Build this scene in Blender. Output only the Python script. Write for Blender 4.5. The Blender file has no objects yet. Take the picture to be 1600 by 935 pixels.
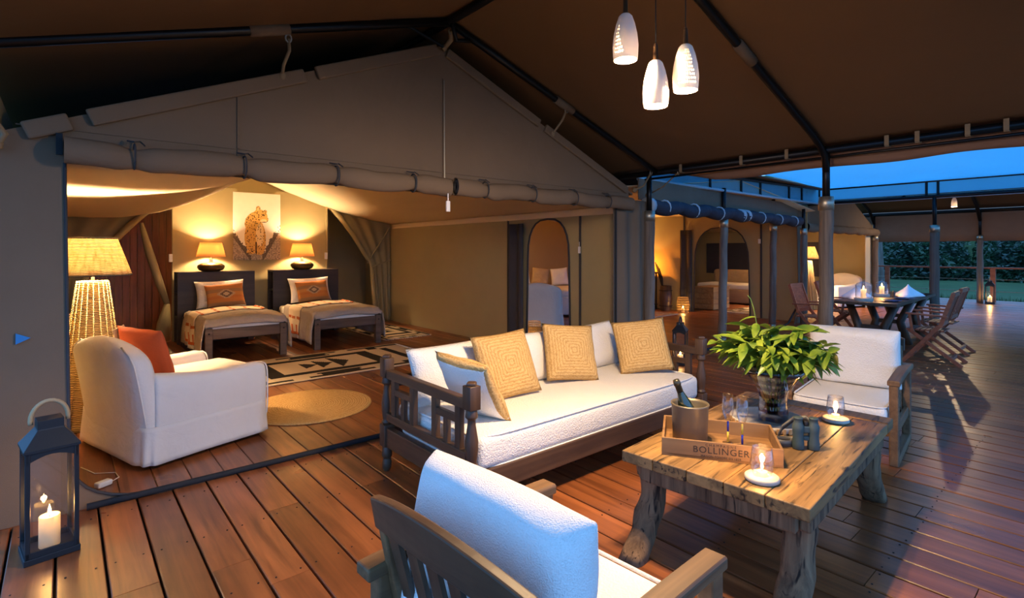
import bpy, bmesh, math, random
from math import sin, cos, pi, sqrt, atan2, radians
from mathutils import Vector, Matrix, noise, Euler

random.seed(7)
SC = bpy.context.scene
COL = SC.collection

# ------------------------------------------------------------------ camera, sky, exposure
cam_d = bpy.data.cameras.new('camera')
cam = bpy.data.objects.new('camera', cam_d)
COL.objects.link(cam)
FPX = 822.0
YAW = math.atan(700 / 822.0)
cam.location = (0, 0, 1.5)
cam.rotation_euler = (pi / 2, 0, -YAW)
cam_d.sensor_width = 36
cam_d.lens = FPX / 1600 * 36
cam_d.shift_y = -75.5 / 1600
cam_d.clip_start = .05
cam_d.clip_end = 300
SC.camera = cam

world = bpy.data.worlds.new('dusk_sky')
SC.world = world
world.use_nodes = True
bg = world.node_tree.nodes['Background']
bg.inputs[0].default_value = (.13, .36, .80, 1)
bg.inputs[1].default_value = 1.15
SC.view_settings.view_transform = 'Standard'
SC.view_settings.look = 'None'
SC.view_settings.gamma = 1
SC.view_settings.use_curve_mapping = False
SC.view_settings.exposure = 1.55

WARM = (1.0, .69, .39)
CANDLE = (1.0, .50, .14)
E_PEND, E_FLOOR, E_BED, E_CANDLE = 50, 200, 58, 1.5

# ------------------------------------------------------------------ materials
def mat(name, base=(.5, .5, .5), rough=.6, metal=0, spec=.5):
    m = bpy.data.materials.new(name)
    m.use_nodes = True
    b = m.node_tree.nodes['Principled BSDF']
    b.inputs['Base Color'].default_value = (*base, 1)
    b.inputs['Roughness'].default_value = rough
    b.inputs['Metallic'].default_value = metal
    b.inputs['Specular IOR Level'].default_value = spec
    return m

def N(m, t, **kw):
    n = m.node_tree.nodes.new(t)
    for k, v in kw.items():
        setattr(n, k, v)
    return n

def LK(m, a, b):
    m.node_tree.links.new(a, b)

def BS(m):
    return m.node_tree.nodes['Principled BSDF']

def coords(m, scale=(1, 1, 1), kind='Object', jitter=False):
    tc = N(m, 'ShaderNodeTexCoord')
    mp = N(m, 'ShaderNodeMapping')
    mp.inputs['Scale'].default_value = scale
    LK(m, tc.outputs[kind], mp.inputs['Vector'])
    if jitter:
        oi = N(m, 'ShaderNodeObjectInfo')
        mu = N(m, 'ShaderNodeMath', operation='MULTIPLY')
        mu.inputs[1].default_value = 37.0
        LK(m, oi.outputs['Random'], mu.inputs[0])
        LK(m, mu.outputs[0], mp.inputs['Location'])
    return mp.outputs[0]

def ramp(m, fac, stops):
    r = N(m, 'ShaderNodeValToRGB')
    e = r.color_ramp.elements
    while len(e) < len(stops):
        e.new(.5)
    for i, (p, c) in enumerate(stops):
        e[i].position = p
        e[i].color = (*c, 1)
    LK(m, fac, r.inputs[0])
    return r.outputs[0]

def noisetex(m, vec, scale=5, detail=4, rough=.55, dist=0):
    n = N(m, 'ShaderNodeTexNoise')
    n.inputs['Scale'].default_value = scale
    n.inputs['Detail'].default_value = detail
    n.inputs['Roughness'].default_value = rough
    n.inputs['Distortion'].default_value = dist
    LK(m, vec, n.inputs['Vector'])
    return n.outputs['Fac']

def bump(m, h, strength=.3, dist=.01, target=None):
    b = N(m, 'ShaderNodeBump')
    b.inputs['Strength'].default_value = strength
    b.inputs['Distance'].default_value = dist
    LK(m, h, b.inputs['Height'])
    LK(m, b.outputs[0], (target or BS(m)).inputs['Normal'])
    return b

def mixcol(m, fac, a, b, mode='MIX'):
    x = N(m, 'ShaderNodeMix', data_type='RGBA', blend_type=mode)
    if isinstance(fac, (int, float)):
        x.inputs[0].default_value = fac
    else:
        LK(m, fac, x.inputs[0])
    for s, v in ((x.inputs[6], a), (x.inputs[7], b)):
        if isinstance(v, tuple):
            s.default_value = (*v, 1)
        else:
            LK(m, v, s)
    return x.outputs[2]

def wood(name, dark, light, axis='y', rough=.45, scale=14, vary=.35, bumpy=.15, spec=.5, stretch=.06, crack=False):
    m = mat(name, light, rough, 0, spec)
    sc = {'x': (stretch, 1, 1), 'y': (1, stretch, 1), 'z': (1, 1, stretch)}[axis]
    v = coords(m, sc, 'Object', True)
    g = noisetex(m, v, scale, 6, .6, .6)
    c = ramp(m, g, [(.28, dark), (.68, light)])
    big = noisetex(m, coords(m, (1, 1, 1), 'Object', True), 1.7, 3)
    c = mixcol(m, ramp(m, big, [(.35, (0, 0, 0)), (.7, (1, 1, 1))]), c, mixcol(m, .45, c, dark))
    oi = N(m, 'ShaderNodeObjectInfo')
    mr = N(m, 'ShaderNodeMapRange')
    mr.inputs[3].default_value = 1 - vary
    mr.inputs[4].default_value = 1 + vary
    LK(m, oi.outputs['Random'], mr.inputs[0])
    hs = N(m, 'ShaderNodeHueSaturation')
    LK(m, c, hs.inputs['Color'])
    LK(m, mr.outputs[0], hs.inputs['Value'])
    out = hs.outputs[0]
    if crack:
        ck = noisetex(m, coords(m, tuple(s * 1.0 if s == 1 else .12 for s in sc), 'Object', True), 26, 3, .5, 1.2)
        out = mixcol(m, ramp(m, ck, [(.56, (0, 0, 0)), (.68, (1, 1, 1))]), out, tuple(q * .25 for q in dark))
    LK(m, out, BS(m).inputs['Base Color'])
    rg = N(m, 'ShaderNodeMapRange')
    rg.inputs[3].default_value = rough - .1
    rg.inputs[4].default_value = rough + .15
    LK(m, big, rg.inputs[0])
    LK(m, rg.outputs[0], BS(m).inputs['Roughness'])
    bump(m, g, bumpy, .004)
    return m

def cloth(name, base, rough=.9, fine=220, fstr=.25, wr=0, wscale=5, vary=.12, dist=.003, transl=0, anis=(1, 1, 1)):
    m = mat(name, base, rough, 0, .15)
    v = coords(m)
    f = noisetex(m, v, fine, 2, .5)
    big = noisetex(m, coords(m, anis), wscale, 4, .55, .4)
    c = mixcol(m, big, tuple(q * (1 - vary) for q in base), tuple(min(1, q * (1 + vary)) for q in base))
    LK(m, c, BS(m).inputs['Base Color'])
    b1 = bump(m, f, fstr, dist)
    if wr:
        b2 = N(m, 'ShaderNodeBump')
        b2.inputs['Strength'].default_value = wr
        b2.inputs['Distance'].default_value = .04
        LK(m, big, b2.inputs['Height'])
        LK(m, b2.outputs[0], b1.inputs['Normal'])
    if transl:
        nt = m.node_tree
        tr = N(m, 'ShaderNodeBsdfTranslucent')
        LK(m, c, tr.inputs['Color'])
        LK(m, b1.outputs[0], tr.inputs['Normal'])
        mx = N(m, 'ShaderNodeMixShader')
        mx.inputs[0].default_value = transl
        LK(m, BS(m).outputs[0], mx.inputs[1])
        LK(m, tr.outputs[0], mx.inputs[2])
        LK(m, mx.outputs[0], nt.nodes['Material Output'].inputs[0])
    return m

def glow(name, col, strength):
    m = bpy.data.materials.new(name)
    m.use_nodes = True
    nt = m.node_tree
    nt.nodes.remove(nt.nodes['Principled BSDF'])
    e = nt.nodes.new('ShaderNodeEmission')
    e.inputs[0].default_value = (*col, 1)
    e.inputs[1].default_value = strength
    nt.links.new(e.outputs[0], nt.nodes['Material Output'].inputs[0])
    return m

def thin_glass(name, tint=(1, 1, 1), refl=.35, rough=.03):
    m = bpy.data.materials.new(name)
    m.use_nodes = True
    nt = m.node_tree
    nt.nodes.remove(nt.nodes['Principled BSDF'])
    t = nt.nodes.new('ShaderNodeBsdfTransparent')
    t.inputs[0].default_value = (*tint, 1)
    g = nt.nodes.new('ShaderNodeBsdfGlossy')
    g.inputs['Roughness'].default_value = rough
    lw = nt.nodes.new('ShaderNodeLayerWeight')
    lw.inputs[0].default_value = .35
    mu = nt.nodes.new('ShaderNodeMath')
    mu.operation = 'MULTIPLY_ADD'
    mu.inputs[1].default_value = refl * 1.6
    mu.inputs[2].default_value = .03
    mx = nt.nodes.new('ShaderNodeMixShader')
    nt.links.new(lw.outputs['Facing'], mu.inputs[0])
    nt.links.new(mu.outputs[0], mx.inputs[0])
    nt.links.new(t.outputs[0], mx.inputs[1])
    nt.links.new(g.outputs[0], mx.inputs[2])
    nt.links.new(mx.outputs[0], nt.nodes['Material Output'].inputs[0])
    return m

def braid(name, round_=False):
    """jute braided in concentric courses: rings for the round rug, squares for cushions"""
    m = mat(name, (.55, .34, .13), .9, 0, .1)
    tc = N(m, 'ShaderNodeTexCoord')
    sx = N(m, 'ShaderNodeSeparateXYZ')
    LK(m, tc.outputs['Object'], sx.inputs[0])
    if round_:
        ln = N(m, 'ShaderNodeVectorMath', operation='LENGTH')
        LK(m, tc.outputs['Object'], ln.inputs[0])
        d = ln.outputs['Value']
    else:
        ax = N(m, 'ShaderNodeMath', operation='ABSOLUTE')
        ay = N(m, 'ShaderNodeMath', operation='ABSOLUTE')
        LK(m, sx.outputs[0], ax.inputs[0])
        LK(m, sx.outputs[1], ay.inputs[0])
        mxx = N(m, 'ShaderNodeMath', operation='SMOOTH_MAX')
        mxx.inputs[2].default_value = .03
        LK(m, ax.outputs[0], mxx.inputs[0])
        LK(m, ay.outputs[0], mxx.inputs[1])
        d = mxx.outputs[0]
    nz = noisetex(m, coords(m), 55, 3)
    ad = N(m, 'ShaderNodeMath', operation='MULTIPLY_ADD')
    ad.inputs[1].default_value = .03
    LK(m, nz, ad.inputs[0])
    LK(m, d, ad.inputs[2])
    mu = N(m, 'ShaderNodeMath', operation='MULTIPLY')
    mu.inputs[1].default_value = 2 * pi / .022
    LK(m, ad.outputs[0], mu.inputs[0])
    s = N(m, 'ShaderNodeMath', operation='SINE')
    LK(m, mu.outputs[0], s.inputs[0])
    mr = N(m, 'ShaderNodeMapRange')
    mr.inputs[1].default_value = -1
    LK(m, s.outputs[0], mr.inputs[0])
    nz2 = noisetex(m, coords(m), 90, 2)
    hm = N(m, 'ShaderNodeMath', operation='MULTIPLY')
    LK(m, mr.outputs[0], hm.inputs[0])
    LK(m, nz2, hm.inputs[1])
    c = ramp(m, hm.outputs[0], [(.0, (.44, .25, .085)), (.12, (.54, .33, .12)), (.6, (.64, .42, .17))])
    fl = ramp(m, noisetex(m, coords(m), 120, 3, .7), [(.60, (0, 0, 0)), (.70, (1, 1, 1))])
    c = mixcol(m, fl, c, (.16, .08, .025))
    LK(m, c, BS(m).inputs['Base Color'])
    bump(m, hm.outputs[0], .6, .006)
    return m

def colattr(name, rough=.9, fine=160):
    m = mat(name, (.5, .5, .5), rough, 0, .1)
    a = N(m, 'ShaderNodeVertexColor', layer_name='Col')
    LK(m, a.outputs[0], BS(m).inputs['Base Color'])
    bump(m, noisetex(m, coords(m), fine, 2), .25, .003)
    return m

M = {}
M['deck'] = wood('deck_plank_wood', (.10, .030, .011), (.36, .115, .036), 'y', .30, 16, .28, .12, .5)
M['deck_base'] = mat('deck_joist_shadow', (.02, .012, .01), .9)
M['darkwood'] = wood('dark_brown_wood', (.035, .017, .009), (.115, .058, .028), 'z', .45, 18, .12)
M['darkwood_x'] = wood('dark_brown_wood_long', (.035, .017, .009), (.115, .058, .028), 'x', .45, 18, .12)
M['darkwood_y'] = wood('dark_brown_wood_cross', (.035, .017, .009), (.115, .058, .028), 'y', .45, 18, .12)
M['teak'] = wood('worn_teak', (.085, .038, .014), (.24, .122, .048), 'x', .55, 20, .12)
M['greywood'] = wood('weathered_bed_wood', (.055, .035, .024), (.16, .105, .07), 'x', .6, 16, .1)
M['ebony'] = wood('dark_headboard_wood', (.018, .013, .011), (.05, .034, .026), 'x', .5, 12, .1)
M['rustic'] = wood('rustic_sleeper_wood', (.065, .032, .011), (.37, .205, .072), 'x', .5, 15, .2, .5, .4, .05, True)
M['driftwood'] = wood('grey_weathered_driftwood', (.06, .032, .016), (.26, .155, .08), 'z', .8, 22, .15, .8, .3, .08, True)
M['crate'] = wood('pine_crate_wood', (.26, .13, .045), (.48, .28, .105), 'x', .6, 14, .1)
M['traywood'] = wood('stained_tray_wood', (.13, .06, .02), (.32, .165, .058), 'x', .6, 14, .1)
M['pole'] = wood('grey_gum_pole', (.09, .065, .05), (.24, .18, .135), 'z', .8, 20, .12, .4, .3, .05)
M['redwall'] = wood('reddish_board_wall', (.16, .045, .012), (.40, .13, .035), 'z', .4, 14, .18)
M['rail'] = wood('red_brown_rail_wood', (.16, .04, .018), (.36, .10, .04), 'y', .5, 14, .1)
M['canvas'] = cloth('taupe_tent_canvas', (.165, .115, .077), .9, 260, .3, .35, 2.2, .12)
M['canvas_in'] = cloth('olive_inner_canvas', (.35, .285, .145), .85, 260, .25, .3, 1.6, .1)
M['fly'] = cloth('brown_fly_canvas', (.155, .088, .045), .85, 260, .2, .25, 1.3, .1)
M['valance'] = cloth('brown_valance_canvas', (.24, .13, .08), .8, 220, .2, .4, 3, .12)
M['liner'] = cloth('cream_roof_liner', (.74, .60, .40), .9, 200, .15, .5, 1.4, .06, .003, .15, (1, .3, 1))
M['charcoal'] = cloth('charcoal_flap_canvas', (.055, .052, .055), .85, 220, .25, .3, 4)
M['navy'] = cloth('rolled_charcoal_blind', (.035, .04, .055), .8, 220, .25, .5, 6)
M['white'] = cloth('white_cotton_slipcover', (.72, .66, .60), .92, 240, .2, .35, 6, .05)
M['boucle'] = cloth('white_boucle', (.80, .76, .70), .95, 110, .8, .2, 5, .04, .008)
M['fleece'] = cloth('white_fleece', (.82, .80, .77), .95, 240, .8, .3, 6, .05, .006)
M['linen'] = cloth('grey_beige_quilt', (.42, .35, .29), .92, 60, .5, .5, 14, .08, .006)
M['pillow'] = cloth('white_pillowcase', (.80, .75, .68), .9, 200, .1, .5, 9, .04)
M['rust'] = cloth('rust_red_cushion', (.42, .085, .03), .85, 220, .3, .3, 7)
M['tan'] = cloth('tan_canvas_bag', (.45, .31, .17), .9, 200, .3, .5, 7)
M['napkin'] = cloth('white_napkin_linen', (.85, .83, .82), .9, 220, .1, .3, 9)
M['rope'] = cloth('beige_rope', (.24, .17, .10), .9, 120, .6)
M['jute'] = braid('braided_jute_square')
M['jute_round'] = braid('braided_jute_rings', True)
M['col'] = colattr('woven_pattern')
M['print'] = colattr('printed_cloth', .8, 300)
M['steel'] = mat('black_steel_tube', (.012, .012, .014), .38, .6)
M['lantern'] = mat('matt_black_lantern_metal', (.016, .018, .022), .5, .3)
M['galv'] = mat('galvanised_collar', (.42, .38, .30), .42, .9)
M['rubber'] = mat('black_rubber_bead', (.02, .02, .022), .75, 0, .25)
M['chrome'] = mat('polished_rivet', (.7, .7, .68), .2, 1)
M['brass'] = mat('bronze_lamp_base', (.10, .065, .025), .38, .75)
M['plastic'] = mat('white_plastic', (.75, .74, .72), .5)
M['bluetag'] = mat('blue_tag', (.02, .18, .45), .5)
M['ceramic'] = cloth('white_ceramic_shade', (.80, .74, .66), .35, 60, .03, 0, 5, .03, .002, .07)
M['shade_small'] = cloth('tan_drum_shade_fabric', (.66, .42, .20), .9, 260, .2, 0, 4, .05, .002, .26)
M['wax'] = cloth('ivory_candle_wax', (.86, .78, .60), .5, 30, .05, 0, 6, .03, .002, .5)
M['flame'] = glow('candle_flame', (1, .62, .22), 26)
M['bulb'] = glow('warm_bulb', (1, .60, .24), 38)
M['wick'] = mat('burnt_wick', (.01, .01, .01), .9)
M['glass'] = thin_glass('clear_glass')
M['lglass'] = thin_glass('lantern_pane', (.98, .97, .95), .22)
M['amber'] = thin_glass('amber_votive_glass', (1, .78, .45), .3, .1)
M['bottle'] = mat('dark_green_bottle_glass', (.012, .02, .008), .08, 0, .8)
M['foil'] = mat('black_gold_foil', (.05, .045, .03), .3, .5)
M['label'] = mat('pale_blue_label', (.10, .30, .55), .5)
M['gold'] = mat('gold_enamel', (.75, .48, .05), .3)
M['cobalt'] = mat('cobalt_enamel', (.02, .03, .28), .2)
M['leather'] = mat('dark_leather', (.05, .045, .04), .5)
M['bino'] = mat('green_black_rubber_armour', (.045, .065, .06), .55)
M['lens'] = mat('lens_glass', (.01, .012, .02), .05, 0, 1)
M['ink'] = mat('printed_black_ink', (.025, .015, .008), .8)
M['whitewash'] = wood('whitewashed_disc_wood', (.30, .26, .21), (.50, .45, .38), 'x', .7, 14, .05)
M['plate'] = mat('blue_glazed_plate', (.05, .10, .25), .25)
M['grass'] = cloth('lawn_grass', (.045, .075, .026), .9, 30, .8, .6, .7, .45, .03)
M['bark'] = wood('pale_bark', (.08, .065, .05), (.25, .21, .17), 'z', .9, 14, .1)
M['soot'] = mat('blackened_iron', (.015, .013, .012), .6, .4)

m = M['pail'] = mat('ribbed_brushed_champagne_pail', (.21, .17, .115), .4, .6)
wv = N(m, 'ShaderNodeTexWave', wave_type='BANDS', bands_direction='Z')
wv.inputs['Scale'].default_value = 90
LK(m, coords(m), wv.inputs['Vector'])
bump(m, wv.outputs['Fac'], .25, .002)

m = M['wicker'] = mat('woven_wicker', (.5, .33, .13), .75, 0, .2)
tcx = N(m, 'ShaderNodeTexCoord')
w1 = N(m, 'ShaderNodeTexWave', wave_type='BANDS', bands_direction='Z')
w1.inputs['Scale'].default_value = 22
w1.inputs['Distortion'].default_value = 2.5
w1.inputs['Detail'].default_value = 2
LK(m, tcx.outputs['Object'], w1.inputs['Vector'])
c = ramp(m, w1.outputs['Fac'], [(.1, (.16, .085, .025)), (.55, (.52, .34, .13)), (.95, (.70, .49, .21))])
LK(m, c, BS(m).inputs['Base Color'])
bump(m, w1.outputs['Fac'], .7, .01)

def shade_weave(name):
    """woven grass lamp shade that lets the bulb shine through"""
    m = bpy.data.materials.new(name)
    m.use_nodes = True
    nt = m.node_tree
    b = BS(m)
    b.inputs['Roughness'].default_value = .9
    w1 = N(m, 'ShaderNodeTexWave', wave_type='BANDS', bands_direction='Z')
    w1.inputs['Scale'].default_value = 24
    w1.inputs['Distortion'].default_value = 1.5
    w1.inputs['Detail'].default_value = 2
    LK(m, coords(m), w1.inputs['Vector'])
    nz = noisetex(m, coords(m, (1, 1, .05)), 38, 3)
    mu = N(m, 'ShaderNodeMath', operation='MULTIPLY')
    LK(m, w1.outputs['Fac'], mu.inputs[0])
    LK(m, nz, mu.inputs[1])
    c = ramp(m, mu.outputs[0], [(.04, (.12, .07, .02)), (.22, (.50, .36, .17)), (.5, (.80, .66, .40))])
    LK(m, c, b.inputs['Base Color'])
    tr = N(m, 'ShaderNodeBsdfTranslucent')
    LK(m, c, tr.inputs['Color'])
    mx = N(m, 'ShaderNodeMixShader')
    mx.inputs[0].default_value = .33
    LK(m, b.outputs[0], mx.inputs[1])
    LK(m, tr.outputs[0], mx.inputs[2])
    LK(m, mx.outputs[0], nt.nodes['Material Output'].inputs[0])
    return m
M['shade'] = shade_weave('woven_grass_shade')
M['tarp'] = cloth('sky_tinted_shade_net', (.34, .70, .82), .9, 150, .1, .3, 1.0, .05, .003, .72)  # white net with the dusk sky's blue tinted into its colour
M['gutter'] = cloth('pale_tarp_hem', (.6, .68, .72), .8, 100, .1, 0, 4, .05, .003, .3)

# leaf material: two greens by object-space noise, a little light through the blade
def leafmat(name, dark, light, sc=9):
    m = mat(name, light, .38, 0, .5)
    c = ramp(m, noisetex(m, coords(m), sc, 2), [(.35, dark), (.65, light)])
    LK(m, c, BS(m).inputs['Base Color'])
    tr = N(m, 'ShaderNodeBsdfTranslucent')
    LK(m, c, tr.inputs['Color'])
    mx = N(m, 'ShaderNodeMixShader')
    mx.inputs[0].default_value = .25
    LK(m, BS(m).outputs[0], mx.inputs[1])
    LK(m, tr.outputs[0], mx.inputs[2])
    LK(m, mx.outputs[0], m.node_tree.nodes['Material Output'].inputs[0])
    return m
M['leaf'] = leafmat('glossy_green_leaf', (.05, .12, .012), (.30, .38, .04))
M['bush'] = leafmat('dark_bush_leaf', (.008, .03, .018), (.035, .09, .035), .6)
m = M['vase'] = thin_glass('blue_striped_blown_glass', (.62, .72, .85), .4)
nt = m.node_tree
wv = N(m, 'ShaderNodeTexWave', wave_type='BANDS', bands_direction='Z')
wv.inputs['Scale'].default_value = 7
wv.inputs['Distortion'].default_value = 3
wv.inputs['Detail'].default_value = 1
LK(m, coords(m), wv.inputs['Vector'])
cc = ramp(m, wv.outputs['Fac'], [(.25, (.88, .92, .95)), (.55, (.55, .66, .72)), (.8, (.06, .12, .36))])
tn = [n for n in nt.nodes if n.type == 'BSDF_TRANSPARENT'][0]
LK(m, cc, tn.inputs[0])

# ------------------------------------------------------------------ mesh helpers
class MB:
    def __init__(s):
        s.v = []
        s.f = []
        s.c = None

    def add(s, vs, fs):
        o = len(s.v)
        s.v += [tuple(p) for p in vs]
        s.f += [tuple(o + i for i in f) for f in fs]
        return s

    def box(s, c, d, rz=0, rot=None):
        hx, hy, hz = d[0] / 2, d[1] / 2, d[2] / 2
        vs = [Vector((x, y, z)) for z in (-hz, hz) for y in (-hy, hy) for x in (-hx, hx)]
        R = rot if rot is not None else Matrix.Rotation(rz, 3, 'Z')
        vs = [R @ p + Vector(c) for p in vs]
        return s.add(vs, [(0, 2, 3, 1), (4, 5, 7, 6), (0, 1, 5, 4), (2, 6, 7, 3), (0, 4, 6, 2), (1, 3, 7, 5)])

    def bar(s, p0, p1, w, h, up=(0, 0, 1)):
        p0, p1 = Vector(p0), Vector(p1)
        x = (p1 - p0).normalized()
        y = Vector(up).cross(x)
        if y.length < 1e-4:
            y = Vector((0, 1, 0))
        y.normalize()
        z = x.cross(y)
        R = Matrix((x, y, z)).transposed()
        return s.box((p0 + p1) / 2, ((p1 - p0).length, w, h), rot=R)

    def tube(s, pts, r, n=8, cap=True, closed=False):
        pts = [Vector(p) for p in pts]
        rings = []
        prev = None
        for i, p in enumerate(pts):
            a = pts[i - 1] if (i or closed) else p
            b = pts[(i + 1) % len(pts)] if (i < len(pts) - 1 or closed) else p
            t = (b - a).normalized()
            if prev is None:
                up = Vector((0, 0, 1)) if abs(t.z) < .9 else Vector((1, 0, 0))
                prev = t.cross(up).normalized()
            prev = (prev - t * prev.dot(t)).normalized()
            q = t.cross(prev)
            rr = r[i] if isinstance(r, (list, tuple)) else r
            rings.append([p + prev * (rr * cos(2 * pi * k / n)) + q * (rr * sin(2 * pi * k / n)) for k in range(n)])
        return s.loft(rings, cap and not closed, closed)

    def loft(s, rings, cap=True, closed=False):
        n = len(rings[0])
        vs = [p for r in rings for p in r]
        fs = []
        R = len(rings)
        for i in range(R if closed else R - 1):
            j = (i + 1) % R
            for k in range(n):
                l = (k + 1) % n
                fs.append((i * n + k, i * n + l, j * n + l, j * n + k))
        if cap:
            fs.append(tuple(range(n - 1, -1, -1)))
            fs.append(tuple((R - 1) * n + k for k in range(n)))
        return s.add(vs, fs)

    def lathe(s, prof, n=24, c=(0, 0, 0), cap=True):
        return s.loft([[(c[0] + r * cos(2 * pi * k / n), c[1] + r * sin(2 * pi * k / n), c[2] + z) for k in range(n)] for r, z in prof], cap)

    def grid(s, nu, nv, fn, skip=None, wrapu=False):
        vs = [fn(i / nu, j / nv) for j in range(nv + 1) for i in range(nu + (0 if wrapu else 1))]
        w = nu + (0 if wrapu else 1)
        fs = []
        for j in range(nv):
            for i in range(nu):
                if skip and skip(i, j):
                    continue
                i2 = (i + 1) % w
                fs.append((j * w + i, j * w + i2, (j + 1) * w + i2, (j + 1) * w + i))
        return s.add(vs, fs)

    def poly(s, pts, off):
        """flat outline given thickness by the vector off"""
        n = len(pts)
        o = Vector(off)
        vs = [Vector(p) for p in pts] + [Vector(p) + o for p in pts]
        fs = [tuple(range(n)), tuple(range(2 * n - 1, n - 1, -1))]
        fs += [(i, i + n, (i + 1) % n + n, (i + 1) % n) for i in range(n)]
        return s.add(vs, fs)

    def xf(s, Mx, start=0):
        for i in range(start, len(s.v)):
            s.v[i] = tuple(Mx @ Vector(s.v[i]))
        return s

    def build(s, name, mt, parent=None, smooth=False, bevel=0, thick=0, sub=0, fix=True, loc=None, rot=None):
        me = bpy.data.meshes.new(name)
        me.from_pydata(s.v, [], s.f)
        if fix:
            b = bmesh.new()
            b.from_mesh(me)
            bmesh.ops.recalc_face_normals(b, faces=b.faces)
            b.to_mesh(me)
            b.free()
        me.materials.append(M[mt] if isinstance(mt, str) else mt)
        if smooth:
            for p in me.polygons:
                p.use_smooth = True
        ob = bpy.data.objects.new(name, me)
        COL.objects.link(ob)
        if parent:
            ob.parent = parent
        if loc:
            ob.location = loc
        if rot:
            ob.rotation_euler = rot
        if thick:
            md = ob.modifiers.new('thickness', 'SOLIDIFY')
            md.thickness = thick
            md.offset = 0
        if sub:
            md = ob.modifiers.new('smooth', 'SUBSURF')
            md.levels = md.render_levels = sub
        if bevel:
            md = ob.modifiers.new('soft_edges', 'BEVEL')
            md.width = bevel
            md.segments = 2
            md.limit_method = 'ANGLE'
            md.angle_limit = radians(40)
        return ob

def rbox(c, d, r, seg=3):
    """box with rounded edges as an MB"""
    b = bmesh.new()
    bmesh.ops.create_cube(b, size=1)
    for v in b.verts:
        v.co = Vector((v.co.x * d[0], v.co.y * d[1], v.co.z * d[2]))
    bmesh.ops.bevel(b, geom=list(b.edges), offset=min(r, min(d) * .49), segments=seg, affect='EDGES', profile=.5)
    mb = MB()
    b.verts.index_update()
    mb.add([v.co + Vector(c) for v in b.verts], [tuple(v.index for v in f.verts) for f in b.faces])
    b.free()
    return mb

def sring(c, a, b, axis='z', n=24, p=3.5, ph=0):
    """superellipse ring, flat in the plane across the axis"""
    out = []
    for k in range(n):
        t = 2 * pi * k / n + ph
        x = a * math.copysign(abs(cos(t)) ** (2 / p), cos(t))
        y = b * math.copysign(abs(sin(t)) ** (2 / p), sin(t))
        if axis == 'z':
            out.append((c[0] + x, c[1] + y, c[2]))
        elif axis == 'x':
            out.append((c[0], c[1] + x, c[2] + y))
        else:
            out.append((c[0] + x, c[1], c[2] + y))
    return out

def pillow_mesh(w, h, t, n=16, seed=0, colf=None, pinch=.06):
    """stuffed cushion lying in its own xy plane, seam all round"""
    vs, fs = [], []
    idx = {}
    def pt(i, j, side):
        u, v = 2 * i / n - 1, 2 * j / n - 1
        k = pinch * (u * u * v * v)
        e = 1 - pinch * .8 * ((1 - u * u) * abs(v) ** 6 + 0) 
        e2 = 1 - pinch * .8 * ((1 - v * v) * abs(u) ** 6)
        x = w / 2 * u * e2
        y = h / 2 * v * e
        z = t / 2 * (max(0, (1 - abs(u) ** 3.2)) * max(0, (1 - abs(v) ** 3.2))) ** .55
        z += .10 * t * noise.noise(Vector((u * 1.7 + seed, v * 1.7, side * 3 + seed))) * (z > 0)
        return (x, y, z * side)
    for side in (1, -1):
        for j in range(n + 1):
            for i in range(n + 1):
                edge = i in (0, n) or j in (0, n)
                key = (i, j, 0 if edge else side)
                if key not in idx:
                    idx[key] = len(vs)
                    vs.append(pt(i, j, side))
        for j in range(n):
            for i in range(n):
                q = []
                for (a, b) in ((i, j), (i + 1, j), (i + 1, j + 1), (i, j + 1)):
                    edge = a in (0, n) or b in (0, n)
                    q.append(idx[(a, b, 0 if edge else side)])
                fs.append(tuple(q if side == 1 else q[::-1]))
    mb = MB()
    mb.add(vs, fs)
    return mb

def paint(ob, fn):
    """colour each face by its own place on the cloth (woven or printed pattern)"""
    me = ob.data
    at = me.color_attributes.new('Col', 'FLOAT_COLOR', 'CORNER')
    for p in me.polygons:
        c = fn(p.center)
        for li in p.loop_indices:
            at.data[li].color = (*c, 1)

def tag(o, label=None, cat=None, group=None, kind=None):
    if label:
        o['label'] = label
    if cat:
        o['category'] = cat
    if group:
        o['group'] = group
    if kind:
        o['kind'] = kind
    return o

def thing(name, label, cat, loc=(0, 0, 0), rz=0, group=None):
    o = bpy.data.objects.new(name, None)
    COL.objects.link(o)
    o.empty_display_size = .1
    o.location = loc
    o.rotation_euler = (0, 0, rz)
    return tag(o, label, cat, group)

def struct(o, label=None):
    return tag(o, label, None, None, 'structure')

def dup(root, loc, rz=0, label=None, group=None, parent=None):
    r = root.copy()
    COL.objects.link(r)
    r.location = loc
    r.rotation_euler = (0, 0, rz)
    if label:
        r['label'] = label
    if group:
        r['group'] = group
    for ch in list(root.children):
        c = ch.copy()
        COL.objects.link(c)
        c.parent = r
        for g in list(ch.children):
            d = g.copy()
            COL.objects.link(d)
            d.parent = c
    return r

def lamp(name, loc, e, col, r=.03, parent=None):
    d = bpy.data.lights.new(name, 'POINT')
    d.energy = e
    d.color = col
    d.shadow_soft_size = r
    o = bpy.data.objects.new(name, d)
    COL.objects.link(o)
    o.location = loc
    if parent:
        o.parent = parent
    return o

def text_mesh(s, size, mt, name='lettering', extrude=.0006, spacing=1):
    cu = bpy.data.curves.new('lettering', 'FONT')
    cu.body = s
    cu.size = size
    cu.align_x = 'CENTER'
    cu.align_y = 'CENTER'
    cu.extrude = extrude
    cu.space_character = spacing
    to = bpy.data.objects.new('lettering_curve', cu)
    COL.objects.link(to)
    dg = bpy.context.evaluated_depsgraph_get()
    me = bpy.data.meshes.new_from_object(to.evaluated_get(dg))
    bpy.data.objects.remove(to)
    bpy.data.curves.remove(cu)
    me.materials.clear()
    me.materials.append(M[mt])
    o = bpy.data.objects.new(name, me)
    COL.objects.link(o)
    return o

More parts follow.
